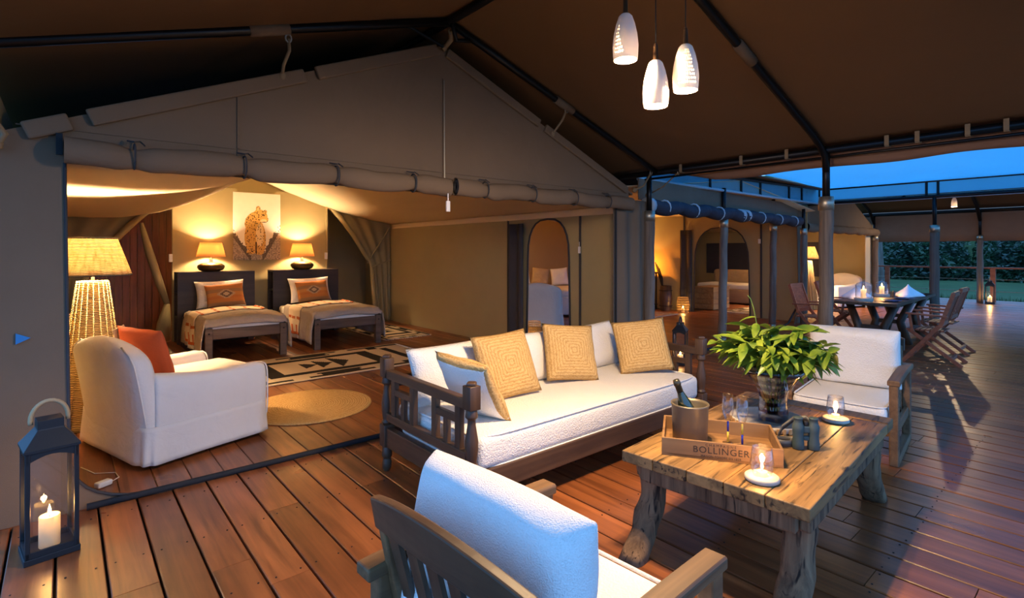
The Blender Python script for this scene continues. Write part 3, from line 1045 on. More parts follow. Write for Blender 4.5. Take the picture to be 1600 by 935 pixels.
# ---- rail, ground and bush beyond the deck
rl = thing('deck_railing', 'red-brown wooden railing along the lawn edge of the deck', 'railing', (0, 0, 0))
MB().box((20.75, 1.7, .99), (.12, 9.4, .05)).build('top_rail', 'rail', rl, bevel=.006)
for yy in (-2.8, -.2, 2.6, 5.2):
    MB().box((20.75, yy, .46), (.12, .12, 1.02)).build('post', 'rail', rl, bevel=.006)
for z_ in (.3, .65):
    MB().tube([(20.75, -3, z_), (20.75, 6.3, z_)], .008, 6).build('wire', 'galv', rl)
g = MB().grid(60, 60, lambda u, v: (-14 + 90 * u, -40 + 90 * v, -.5 + .3 * noise.noise(Vector((u * 14, v * 14, 0))) * max(0, min(1, (u - .42) * 8)) + max(0, -14 + 90 * u - 62) * .9)).build('floor', 'grass', None, True)
struct(g, 'grassy ground around the camp')
gr = MB()
rg = random.Random(5)
for k in range(5200):
    x_, y_ = rg.uniform(21.2, 25.2), rg.uniform(-2, 8)
    h_ = rg.uniform(.1, .4)
    a = rg.uniform(0, 6.3)
    b_ = rg.uniform(-.25, .25)
    w_ = .02
    gr.add([(x_ - w_ * cos(a), y_ - w_ * sin(a), -.55), (x_ + w_ * cos(a), y_ + w_ * sin(a), -.55), (x_ + b_, y_ + b_ * .6, -.4 + h_)], [(0, 1, 2)])
go = gr.build('tall_grass', 'grass', None, fix=False)
tag(go, 'long grass growing beyond the deck railing', 'grass', kind='stuff')

def leaf_cloud(n, rx, ry, rz, size, rng):
    mb = MB()
    for k in range(n):
        while True:
            p = Vector((rng.uniform(-1, 1), rng.uniform(-1, 1), rng.uniform(-.2, 1)))
            if .45 < p.length < 1:
                break
        p *= 1 - .25 * noise.noise(p * 2.3 + Vector((n, 0, 0)))
        c = Vector((p.x * rx, p.y * ry, p.z * rz))
        d = Vector((rng.uniform(-1, 1), rng.uniform(-1, 1), rng.uniform(-.6, .6))).normalized()
        e = d.cross(Vector((rng.uniform(-1, 1), rng.uniform(-1, 1), rng.uniform(-1, 1)))).normalized()
        s = size * rng.uniform(.6, 1.4)
        mb.add([c - d * s, c + e * s * .4, c + d * s, c - e * s * .4], [(0, 1, 2, 3)])
    return mb
rg = random.Random(11)
rows = [(44, 2.4, 3.4, ['low rounded bush beside the open lawn', 'low bush behind the lantern at the railing', 'low bush left of the railing pole', 'low bush near the second bedroom tent']),
        (50.5, 3.0, 6.5, ['thicket past the open lawn', 'thicket behind the lower bushes by the lantern', 'thicket behind the pale tree trunks', 'thicket beside the second bedroom tent']),
        (58, 3.7, 10, ['tall tree crown over the open lawn', 'tall tree crown at the back of the bush', 'tallest crown behind the pale trunks', 'tall crown above the second bedroom tent'])]
for X_, r_, h_, names in rows:
    for k, l_ in enumerate(names):
        y_ = X_ * .085 + 2.15 * r_ * k
        t = thing('bush', l_, 'bush', (X_ + rg.uniform(-.4, .4), y_, -.5))
        hh = h_ * rg.uniform(.85, 1.15)
        leaf_cloud(9000, r_, r_ * 1.06, hh, .07 + .035 * r_, rg).build('foliage', 'bush', t, fix=False)
        st = MB()
        for q in range(6):
            a = rg.uniform(0, 6.3)
            st.tube([(0, 0, 0), (.3 * r_ * cos(a), .3 * r_ * sin(a), hh * .4), (.7 * r_ * cos(a), .7 * r_ * sin(a), hh * .8)], [.06, .04, .015], 6)
        st.build('stems', 'bark', t, True)
for x_, y_, l_ in ((22.9, 5.9, 'pale slender tree trunk near the railing pole behind the dining table'), (24.5, 6.4, 'second pale trunk leaning beside the slender one')):
    t = thing('tree', l_, 'tree', (x_, y_, -.6))
    MB().tube([(0, 0, 0), (.08, .05, 1.5), (.02, .1, 3.2), (.25, 0, 5)], [.10, .085, .07, .04], 8).build('trunk', 'bark', t, True)
    MB().tube([(.05, .08, 2.2), (.5, .3, 3.4), (.7, .2, 4.6)], [.05, .035, .02], 6).build('branch', 'bark', t, True)
    leaf_cloud(700, .65, .65, .9, .10, rg).build('crown', 'bush', t, fix=False, loc=(.3, 0, 4.4))

# ================================================================== FURNITURE AND THINGS
# ---- daybed
def turned_post(mb, x, y, h=.79):
    mb.box((x, y, .245), (.075, .075, .15))
    mb.box((x, y, h - .085), (.072, .072, .13))
    mb.lathe([(.022, 0), (.03, .02), (.032, .06), (.024, .085), (.034, .10), (.034, .125), (.028, .17)], 14, (x, y, 0))
    mb.lathe([(.03, .32), (.038, .335), (.026, .35), (.03, .37), (.037, .42), (.037, .47), (.024, .55), (.022, .585), (.036, .60), (.03, .64)], 14, (x, y, 0))
    mb.lathe([(.036, h - .02), (.036, h - .005), (.028, h)], 4, (x, y, 0))
db = thing('daybed', 'dark wooden daybed with turned posts and a white boucle mattress', 'daybed', (2.855, 2.80, 0))
HX, HY = 1.175, .49
for sx in (-1, 1):
    for sy in (-1, 1):
        mb = MB()
        turned_post(mb, sx * HX, sy * HY)
        mb.build('post', 'darkwood', db, True, bevel=.005)
    e = sx * HX
    # end panel: top rail, bottom rails and lattice
    MB().box((e, 0, .665), (.05, .92, .06)).build('end_top_rail', 'darkwood_y', db, bevel=.006)
    MB().box((e, 0, .375), (.045, .92, .055)).build('end_lower_rail', 'darkwood_y', db, bevel=.006)
    MB().box((e, 0, .235), (.045, .92, .13)).build('end_bed_rail', 'darkwood_y', db, bevel=.006)
    for yy in (-.375, -.13, .13, .375):
        MB().box((e, yy, .52), (.035, .05, .25)).build('lattice_bar', 'darkwood', db, bevel=.004)
    for y0, zz in ((-.26, .56), (.26, .56)):
        MB().box((e, y0, zz), (.032, .21, .042)).build('lattice_bar', 'darkwood_y', db, bevel=.004)
    for yy in (-.25, .25):
        MB().box((e, yy, .47), (.03, .042, .15)).build('lattice_bar', 'darkwood', db, bevel=.004)
MB().box((0, -HY, .225), (2.28, .045, .13)).build('side_rail', 'darkwood_x', db, bevel=.006)
MB().box((0, HY, .225), (2.28, .045, .13)).build('side_rail', 'darkwood_x', db, bevel=.006)
MB().box((0, HY, .60), (2.28, .04, .07)).build('back_rail', 'darkwood_x', db, bevel=.006)
for xx in (-.8, -.4, 0, .4, .8):
    MB().box((xx, HY, .44), (.05, .03, .28)).build('back_bar', 'darkwood', db, bevel=.004)
mt_ = rbox((0, 0, 0), (2.26, .94, .19), .045, 4)
mo = mt_.build('mattress', 'boucle', db, True, loc=(0, -.03, .375))
for z_ in (-.088, .088):
    pts = [Vector(p) for p in sring((0, 0, z_), 1.125, .462, 'z', 64, 14)]
    MB().tube(pts, .008, 6, closed=True).build('piping', 'boucle', mo, True)

def cushion(name, w, h, t, loc, rot, mt, label, cat='cushion', group=None, seed=0, n=18, pinch=.06):
    mb = pillow_mesh(w, h, t, n, seed, pinch=pinch)
    o = mb.build(name, mt, None, True, fix=False, loc=loc, rot=rot)
    tag(o, label, cat, group)
    return o
def facing(loc, yaw, tilt, roll=0):
    """rotation whose +z (cushion face) points to heading yaw, leaning back by tilt"""
    return (Matrix.Rotation(yaw, 3, 'Z') @ Matrix.Rotation(pi / 2 - tilt, 3, 'Y') @ Matrix.Rotation(pi / 2 + roll, 3, 'Z')).to_euler()
S = .475
# white bolsters along the back rail
for i, (xx, w_) in enumerate(((2.15, .80), (2.92, .72), (3.58, .62))):
    cushion('back_cushion', w_, .40, .16, (xx, 3.10, S + .175), facing(0, -pi / 2, .28, (.02, -.02, .03)[i]), 'boucle',
            ['long white back cushion behind the slumped and upright jute cushions', 'white back cushion between two square jute cushions', 'white back cushion peeking over the jute cushion by the small lantern'][i], 'cushion', 'white back cushions of the daybed', i * 3)
cushion('jute_cushion', .47, .47, .15, (2.40, 2.88, S + .215), facing(0, -pi / 2 - .12, .42, .06), 'jute', 'square braided jute cushion upright in the middle of the daybed left half', 'cushion', 'braided jute cushions', 2)
cushion('jute_cushion', .46, .46, .15, (3.08, 2.90, S + .215), facing(0, -pi / 2 - .30, .42, -.10), 'jute', 'braided jute cushion leaning askew beside the white back cushion', 'cushion', 'braided jute cushions', 5)
cushion('jute_cushion', .46, .46, .15, (3.76, 2.70, S + .215), facing(0, -pi / 2 - .75, .45, .12), 'jute', 'braided jute cushion against the daybed arm beside the small lantern', 'cushion', 'braided jute cushions', 8)
j4 = cushion('jute_cushion', .46, .46, .13, (1.915, 2.62, S + .19), facing(0, .12, .55, .08), 'jute', 'jute cushion with pale back slumped against the daybed arm facing the white armchair', 'cushion', 'braided jute cushions', 11)
b4 = pillow_mesh(.455, .455, .13, 12, 11)
b4.v = [(x_, y_, z_ - .004 if z_ < 0 else -.001) for x_, y_, z_ in b4.v]
b4.build('cloth_back', 'boucle', j4, True, fix=False)

# ---- two open-armed lounge chairs with loose cushions
def lounge_chair(loc, rz, label, back_mt):
    t = thing('lounge_chair', label, 'armchair', loc, rz, 'wooden lounge chairs at the coffee table')
    for s_ in (-1, 1):
        y = s_ * .335
        MB().box((.36, y, .285), (.065, .055, .57)).build('front_post', 'teak', t, bevel=.008)
        MB().box((-.33, y, .285), (.065, .055, .57)).build('rear_post', 'teak', t, bevel=.008)
        mb = MB()
        rings = []
        for k in range(9):
            u = k / 8
            x_ = -.40 + .80 * u
            z_ = .578 + .012 * sin(pi * u)
            rings.append([(x_, y + a * .5, z_ + b) for a, b in ((-.075, -.018), (.075, -.018), (.075, .014), (.06, .02), (-.06, .02), (-.075, .014))])
        mb.loft(rings)
        mb.build('arm', 'teak', t, bevel=.006)
        MB().box((.015, y, .028), (.70, .055, .055)).build('runner', 'teak', t, bevel=.006)
        MB().box((.015, y, .235), (.64, .03, .07)).build('seat_rail', 'teak', t, bevel=.005)
    MB().box((.345, 0, .235), (.03, .62, .08)).build('front_rail', 'teak', t, bevel=.005)
    for k in range(7):
        MB().box((-.25 + .09 * k, 0, .268), (.06, .62, .015)).build('seat_slat', 'teak', t)
    # tilted back: curved top rail, lower rail, uprights and slats
    def bp(z_):
        return -.245 - (z_ - .25) * .21
    for s_ in (-1, 1):
        MB().bar((bp(.2), s_ * .29, .2), (bp(.74), s_ * .29, .74), .05, .035, (0, 1, 0)).build('back_upright', 'teak', t, bevel=.005)
    rings = []
    for k in range(13):
        u = 2 * k / 12 - 1
        yy = .32 * u
        z0 = .70 + .03 * (1 - u * u)
        xb = bp(.76) - .03 * (1 - u * u)
        h_ = .115 - .02 * u * u
        rings.append([(xb + a + (-.21) * b, yy, z0 + b) for a, b in ((-.016, 0), (.016, 0), (.018, h_), (-.014, h_))])
    MB().loft(rings).build('top_rail', 'darkwood_y', t, bevel=.006)
    MB().box((bp(.33), 0, .33), (.03, .56, .06)).build('lower_rail', 'teak', t, bevel=.005)
    for k in range(6):
        yy = -.225 + .09 * k
        MB().bar((bp(.33), yy, .33), (bp(.72) - .02, yy, .72), .05, .014, (1, 0, .3)).build('back_slat', 'darkwood', t)
    sc = rbox((0, 0, 0), (.74, .60, .13), .04, 3).build('seat_cushion', 'boucle', t, True, loc=(.06, 0, .34))
    MB().tube([Vector(p) for p in sring((0, 0, .06), .366, .296, 'z', 40, 12)], .007, 6, closed=True).build('piping', 'boucle', sc, True)
    bc = pillow_mesh(.50, .655, .19, 18, 4, pinch=.02)
    # square it up: a boxed cushion is fuller than a scatter cushion
    bc.v = [(x_, y_, math.copysign(min(abs(z_) * 1.5, .085), z_)) for x_, y_, z_ in bc.v]
    bo = bc.build('back_cushion', back_mt, t, True, fix=False, sub=1)
    bo.rotation_euler = (Matrix.Rotation(-(pi / 2 - .21), 3, 'Y')).to_euler()
    bo.location = (-.205, 0, .64)
    return t
lounge_chair((1.07, 1.115, 0), radians(3.5), 'wooden lounge chair with slatted back and fluffy white back cushion', 'fleece')
lounge_chair((4.72, 1.44, 0), radians(187), 'wooden lounge chair with smooth white cushions beside the leafy vase', 'boucle')

# ---- coffee table of old timber on bowed driftwood legs
TB = thing('coffee_table', 'rustic timber coffee table on bowed driftwood legs', 'coffee table', (2.94, 1.285, 0), radians(4.2))
TZ = .5
rg = random.Random(21)
for k in range(5):
    w_ = .86 / 5
    yy = -.43 + w_ * (k + .5)
    MB().box((-.065, yy, TZ - .03), (1.42, w_ - .003, .056)).build('top_plank', 'rustic', TB, bevel=.005)
for x_ in (.725,):
    MB().box((x_, 0, TZ - .03), (.14, .86, .06)).build('end_board', 'rustic', TB, bevel=.006)
for k in range(26):
    MB().lathe([(.006, 0), (.006, .004)], 6, (0, 0, 0)).xf(Matrix.Translation((.797, -.40 + .032 * k, TZ - .03)) @ Matrix.Rotation(pi / 2, 4, 'Y')).build('peg_hole', 'wick', TB)
for s_ in (-1, 1):
    MB().box((0, s_ * .38, TZ - .105), (1.36, .05, .09)).build('apron', 'driftwood', TB, bevel=.012)
MB().box((-.70, 0, TZ - .105), (.05, .72, .09)).build('apron', 'driftwood', TB, bevel=.012)
MB().box((.70, 0, TZ - .105), (.05, .72, .09)).build('apron', 'driftwood', TB, bevel=.012)
def bowed_leg(x, y, sx, seed):
    rings = []
    for k in range(13):
        u = k / 12
        z_ = (TZ - .06) * (1 - u)
        bow = sx * (.02 + .16 * u ** 2.2 - .05 * sin(pi * u))
        n1 = noise.noise(Vector((u * 4, seed, 0)))
        rings.append([(px + .012 * noise.noise(Vector((px * 30, u * 5, seed))), py + .012 * noise.noise(Vector((py * 30, u * 6, seed + 3))), z_)
                      for px, py, _ in sring((x + bow, y + .015 * n1, 0), .05 + .012 * n1 + .012 * u, .062 + .01 * n1, 'z', 14, 3.2)])
    MB().loft(rings).build('leg', 'driftwood', TB, True)
bowed_leg(-.63, .34, -1, 1)
bowed_leg(-.60, -.34, -1, 2.5)
bowed_leg(.60, -.34, 1, 4)
bowed_leg(.60, .34, 1, 5.5)

# ---- things on the coffee table
tr = thing('wooden_tray', 'shallow wooden crate tray printed with the champagne house name', 'tray', (2.534, 1.358, TZ), radians(-58.2))
MB().box((0, 0, .006), (.54, .37, .012)).build('tray_base', 'traywood', tr)
for yy, nm in ((-.179, 'side_board'), (.179, 'side_board')):
    MB().box((0, yy, .042), (.54, .012, .084)).build(nm, 'traywood', tr, bevel=.002)
for xx in (-.264, .264):
    MB().box((xx, 0, .042), (.012, .346, .084)).build('end_board', 'traywood', tr, bevel=.002)
for s_, sz, zz, sp in (('CHAMPAGNE', .017, .069, 1.5), ('BOLLINGER', .044, .043, 1.12), ('MAISON FONDÉE EN 1829', .014, .015, 1.1)):
    o = text_mesh(s_, sz, 'ink', spacing=sp)
    o.parent = tr
    o.rotation_euler = (pi / 2, 0, 0)
    o.location = (.0, -.1856, zz)
o = text_mesh('BOLLINGER', .05, 'ink', spacing=1.1)
o.parent = tr
o.location = (.02, -.03, .0125)
pail = thing('champagne_pail', 'ribbed brushed metal champagne pail standing in the tray', 'ice bucket', (2.49, 1.49, TZ + .012))
MB().lathe([(.080, 0), (.086, .006), (.092, .18), (.096, .186), (.096, .193), (.088, .193), (.084, .18), (.078, .012)], 36).build('body', 'pail', pail, True)
bt = thing('champagne_bottle', 'dark champagne bottle with blue label leaning in the pail', 'bottle', (2.515, 1.467, TZ + .03))
bt.rotation_euler = Vector((-.085, .07, .30)).to_track_quat('Z', 'Y').to_euler()
MB().lathe([(.001, 0), (.040, .004), (.042, .02), (.042, .14), (.036, .18), (.022, .225), (.016, .25), (.0155, .285)], 20).build('glass_body', 'bottle', bt, True)
MB().lathe([(.0165, .235), (.0165, .285), (.019, .287), (.019, .30), (.016, .315), (.001, .318)], 16).build('foil_cap', 'foil', bt, True)
MB().lathe([(.0425, .06), (.0425, .13)], 20, cap=False).build('paper_label', 'label', bt, True)
def flute(x, y, label, first):
    t = thing('champagne_flute', label, 'glass', (x, y, TZ + .012), 0, 'champagne flutes in the tray')
    MB().lathe([(.026, .0), (.027, .003), (.005, .007)], 18).build('foot', 'glass', t, True)
    MB().lathe([(.0052, .006), (.0052, .058)], 8).build('lower_stem', ('gold' if first else 'cobalt'), t, True)
    MB().lathe([(.0052, .058), (.0052, .11)], 8).build('upper_stem', ('cobalt' if first else 'gold'), t, True)
    MB().lathe([(.005, .11), (.014, .12), (.026, .15), (.029, .18), (.026, .25), (.0255, .25), (.0285, .18), (.0255, .151), (.013, .122), (.004, .113)], 20, cap=False).build('bowl', 'glass', t, True)
flute(2.60, 1.34, 'champagne flute whose stem is blue above and yellow below', True)
flute(2.61, 1.27, 'champagne flute whose stem is yellow above and blue below', False)
# flat round basket tray under the vase
rt = thing('round_tray', 'low round ribbed tray under the glass vase', 'tray', (3.12, 1.36, TZ))
MB().lathe([(.19, 0), (.205, .004), (.21, .03), (.205, .033), (.198, .030), (.19, .010), (.0, .008)], 40, cap=False).build('dish', 'whitewash', rt, True)
for k in range(40):
    a = 2 * pi * k / 40
    MB().box((.209 * cos(a), .209 * sin(a), .016), (.006, .014, .028), rz=a).build('rib', 'crate', rt)
vs = thing('glass_vase', 'flared blue-striped blown glass vase holding green stems', 'vase', (3.13, 1.34, TZ + .009))
MB().lathe([(.0, .004), (.068, .0), (.078, .01), (.08, .06), (.074, .12), (.078, .17), (.105, .22), (.15, .28), (.178, .315), (.173, .315), (.146, .279), (.10, .222), (.073, .17), (.069, .12), (.075, .06), (.07, .014), (0, .012)], 32, cap=False).build('body', 'vase', vs, True)
def handle(a0):
    pts = []
    for k in range(11):
        u = k / 10
        rr = .080 + .085 * sin(pi * u) ** .8 * .6 + .05 * u
        pts.append((rr * cos(a0), rr * sin(a0), .12 + .15 * u))
    MB().tube(pts, .008, 8).build('handle', 'glass', vs, True)
handle(-2.3)
handle(.6)
pl = thing('leafy_branches', 'bunch of glossy green leafy branches filling the glass vase', 'plant', (3.13, 1.34, TZ + .045))
rg = random.Random(9)
LEAF = None
def leaf_mesh(L, w):
    mb = MB()
    rows = []
    for k in range(6):
        u = k / 5
        hw = w * sin(pi * min(1, u * .94 + .03)) ** .8 * (1 - .25 * u)
        zc = -.28 * L * u * u
        rows.append([(L * u, -hw, zc + hw * .35), (L * u, 0, zc), (L * u, hw, zc + hw * .35)])
    vs_ = [p for r_ in rows for p in r_]
    fs_ = []
    for k in range(5):
        for q in range(2):
            fs_.append((k * 3 + q, k * 3 + q + 1, k * 3 + q + 4, k * 3 + q + 3))
    mb.add(vs_, fs_)
    return mb
proto_leaves = []
def put_leaf(p, d, L, parent):
    base = rg.randrange(4)
    if len(proto_leaves) < 4:
        o = leaf_mesh(.085 + .012 * len(proto_leaves), .021 + .003 * (len(proto_leaves) % 2)).build('leaf', 'leaf', parent, True, fix=False)
        proto_leaves.append(o)
    else:
        o = proto_leaves[base].copy()
        COL.objects.link(o)
        o.parent = parent
    d = d.normalized()
    up = Vector((rg.uniform(-.5, .5), rg.uniform(-.5, .5), 1))
    y = up.cross(d)
    if y.length < .01:
        y = Vector((0, 1, 0))
    y.normalize()
    z = d.cross(y)
    o.rotation_euler = Matrix((d, y, z)).transposed().to_euler()
    o.location = p
    s_ = L / .1
    o.scale = (s_, s_, s_)
nleaf = 0
for k in range(26):
    a = 2 * pi * k / 26 * 2.4 + rg.uniform(-.3, .3)
    spread = rg.uniform(.07, .30)
    top = rg.uniform(.42, .60) - spread * .38
    if k == 0:
        a, spread, top = 2.2, .12, .68
    P0 = Vector((.03 * cos(a), .03 * sin(a), .02))
    P1 = Vector((.06 * cos(a), .06 * sin(a), .26))
    P2 = Vector((spread * .75 * cos(a), spread * .75 * sin(a), top))
    P3 = Vector((spread * 1.15 * cos(a), spread * 1.15 * sin(a), top - .06 * spread / .2 + (.05 if k == 0 else 0)))
    pts = []
    for q in range(9):
        u = q / 8
        pts.append(P0 * (1 - u) ** 3 + P1 * 3 * u * (1 - u) ** 2 + P2 * 3 * u * u * (1 - u) + P3 * u ** 3)
    MB().tube(pts, .0028, 5).build('stem', 'leaf', pl, True)
    for q in range(5 if k == 0 else 11):
        u = .45 + .55 * q / 10
        i = u * 8
        p = pts[min(7, int(i))].lerp(pts[min(8, int(i) + 1)], i - int(i))
        az = a + (1 if q % 2 else -1) * rg.uniform(.4, 1.6)
        put_leaf(p, Vector((cos(az), sin(az), rg.uniform(-.4, .5))), rg.uniform(.09, .155), pl)

fill = MB()
for k in range(260):
    a = rg.uniform(0, 2 * pi)
    rr = .24 * sqrt(rg.random())
    n0 = len(fill.v)
    lm = leaf_mesh(rg.uniform(.085, .14), rg.uniform(.02, .03))
    fill.add(lm.v, lm.f)
    d = Vector((cos(a + rg.uniform(-1, 1)), sin(a + rg.uniform(-1, 1)), rg.uniform(-.6, .5))).normalized()
    yv = Vector((rg.uniform(-.4, .4), rg.uniform(-.4, .4), 1)).cross(d).normalized()
    zz_ = .345 + rg.uniform(0, .20) * (1 - rr / .3)
    fill.xf(Matrix.Translation((rr * cos(a), rr * sin(a), zz_)) @ Matrix((d, yv, d.cross(yv))).transposed().to_4x4(), n0)
fo = fill.build('inner_foliage', 'leaf', pl, True, fix=False)
fo['kind'] = 'stuff'

def votive(x, y, label, z=TZ):
    t = thing('candle_holder', label, 'candle holder', (x, y, z), 0, 'glass candle holders on the coffee table')
    MB().lathe([(.066, 0), (.071, .004), (.071, .016), (.066, .02), (.0, .02)], 28, cap=False).build('disc', 'whitewash', t, True)
    MB().lathe([(.036, .02), (.046, .05), (.048, .08), (.040, .145), (.039, .145), (.047, .08), (.045, .05), (.035, .022)], 28, cap=False).build('glass_shade', 'glass', t, True)
    c = thing('tealight', 'lit tealight inside the ' + label, 'candle', (x, y, z + .02), 0, 'tealights on the coffee table')
    MB().lathe([(.021, 0), (.021, .018), (.019, .019), (.0, .017)], 18, cap=False).build('wax', 'wax', c, True)
    flame_parts(c, .019, .9)
def flame_parts(c, z, s=1.0, e=E_CANDLE):
    MB().tube([(0, 0, z - .003), (.001, 0, z + .012 * s)], .0014, 5).build('wick', 'wick', c)
    MB().lathe([(.0005, 0), (.0055 * s, .008 * s), (.006 * s, .014 * s), (.0035 * s, .028 * s), (.0004, .042 * s)], 10, (0, 0, z + .008 * s)).build('flame', 'flame', c, True)
    lamp('candle_light', (0, 0, z + .03 * s), e, CANDLE, .012, c)
votive(2.318, 1.04, 'glass candle holder on a pale wooden disc before the tray')
votive(3.45, 1.12, 'glass candle holder on a pale wooden disc beside the binoculars')
# binoculars with strap
bn = thing('binoculars', 'dark green rubber-coated binoculars standing on their lenses', 'binoculars', (2.85, 1.06, TZ), radians(-50))
for s_ in (-1, 1):
    MB().lathe([(.026, 0), (.028, .004), (.028, .03), (.024, .06), (.026, .09), (.028, .115), (.021, .13), (.020, .15), (.022, .152), (.022, .158), (.016, .158)], 22, (s_ * .036, 0, 0)).build('barrel', 'bino', bn, True)
    MB().lathe([(.016, .156), (.0, .157)], 16, (s_ * .036, 0, 0), cap=False).build('eyepiece_lens', 'lens', bn, True)
MB().box((0, 0, .10), (.035, .03, .035)).build('bridge', 'bino', bn, bevel=.006)
MB().box((0, 0, .055), (.03, .022, .022)).build('bridge', 'bino', bn, bevel=.005)
MB().lathe([(.012, .118), (.013, .12), (.013, .138), (.011, .14)], 14, (0, 0, 0)).build('focus_wheel', 'soot', bn, True)
def strap(pts, w, label=None):
    rings = []
    P = [Vector(p) for p in pts]
    for i, p in enumerate(P):
        t_ = (P[min(i + 1, len(P) - 1)] - P[max(i - 1, 0)]).normalized()
        s_ = t_.cross(Vector((0, 0, 1))).normalized() * .0015
        rings.append([p - s_ + Vector((0, 0, -w / 2)), p + s_ + Vector((0, 0, -w / 2)), p + s_ + Vector((0, 0, w / 2)), p - s_ + Vector((0, 0, w / 2))])
    return MB().loft(rings)
sp = []
for k in range(22):
    a = -.6 + k * .36
    r_ = .075 - .0022 * k
    sp.append((-.09 + r_ * cos(a), .02 + r_ * .62 * sin(a), .021))
strap(sp, .036).build('neck_strap', 'leather', bn, True)
strap([(.05, .03, .10), (.03, .08, .13), (-.02, .12, .11), (-.07, .13, .06), (-.10, .10, .022)], .03).build('neck_strap', 'leather', bn, True)

# ---- black candle lanterns
def lantern(loc, rz, label, s=1.0, group='black candle lanterns'):
    t = thing('candle_lantern', label, 'lantern', loc, rz, group)
    W = .095 * s
    H = .50 * s
    MB().box((0, 0, .014 * s), (2 * W + .01 * s, 2 * W + .01 * s, .028 * s)).build('base', 'lantern', t, bevel=.003)
    for a in (-1, 1):
        for b in (-1, 1):
            MB().box((a * (W - .009 * s), b * (W - .009 * s), H / 2), (.018 * s, .018 * s, H)).build('corner_post', 'lantern', t, bevel=.002)
    for k in range(4):
        R = Matrix.Rotation(k * pi / 2, 4, 'Z')
        # arched head rail of each side
        pts = [(-W, -W + .004, H), (-W, -W + .004, H - .05 * s)]
        for q in range(9):
            u = q / 8
            pts.append((-W + 2 * W * u, -W + .004, H - .05 * s + .032 * s * sin(pi * u)))
        pts += [(W, -W + .004, H - .05 * s), (W, -W + .004, H)]
        MB().poly(pts, (0, .008 * s, 0)).xf(R).build('head_rail', 'lantern', t)
        MB().box((0, -W + .008 * s, .04 * s), (2 * W, .012 * s, .026 * s)).xf(R).build('foot_rail', 'lantern', t)
        MB().box((0, -W + .010 * s, H / 2), (2 * W - .03 * s, .002, H - .06 * s)).xf(R).build('pane', 'lglass', t)
    MB().loft([[(a * w_, b * w_, z_) for a, b in ((-1, -1), (1, -1), (1, 1), (-1, 1))] for w_, z_ in ((W + .006 * s, H), (W + .006 * s, H + .012 * s), (W * .52, H + .085 * s), (W * .50, H + .09 * s), (W * .50, H + .13 * s))]).build('roof', 'lantern', t, bevel=.002)
    pts = [(.068 * s * cos(a), 0, H + .125 * s + .085 * s * sin(a)) for a in [-.2 + (pi + .4) * q / 16 for q in range(17)]]
    MB().tube(pts, .009 * s, 8).build('handle', 'tan' if s > .9 else 'lantern', t, True)
    for a in (-1, 1):
        MB().lathe([(.006, 0), (.006, .012)], 8).xf(Matrix.Translation((a * .062 * s, 0, H + .115 * s)) @ Matrix.Rotation(a * pi / 2, 4, 'Y')).build('rivet', 'chrome', t)
    return t
def pillar(loc, r, h, label, e=E_CANDLE, group='lit pillar candles'):
    c = thing('pillar_candle', label, 'candle', loc, 0, group)
    MB().lathe([(r, 0), (r, h - .004), (r * .93, h), (r * .6, h - .008), (0, h - .01)], 24, cap=False).build('wax', 'wax', c, True)
    flame_parts(c, h - .01, 1.25, e)
    return c
lantern((-.055, 3.50, 0), radians(8), 'tall black lantern with a lit pillar candle at the left tent edge', 1.06)
pillar((-.055, 3.50, .03), .042, .15, 'ivory pillar candle burning in the tall black lantern', 2.6)
lantern((6.2, 3.85, 0), radians(20), 'black lantern on the deck behind the daybed end beside the gum poles', .88)
pillar((6.2, 3.85, .026), .034, .1, 'small candle burning in the lantern behind the daybed', 1.5)
lantern((19.88, 2.56, 0), radians(5), 'black lantern at the foot of the railing pole by the railing', 1.05)
pillar((19.88, 2.56, .03), .05, .16, 'pillar candle burning in the lantern by the railing', 7)

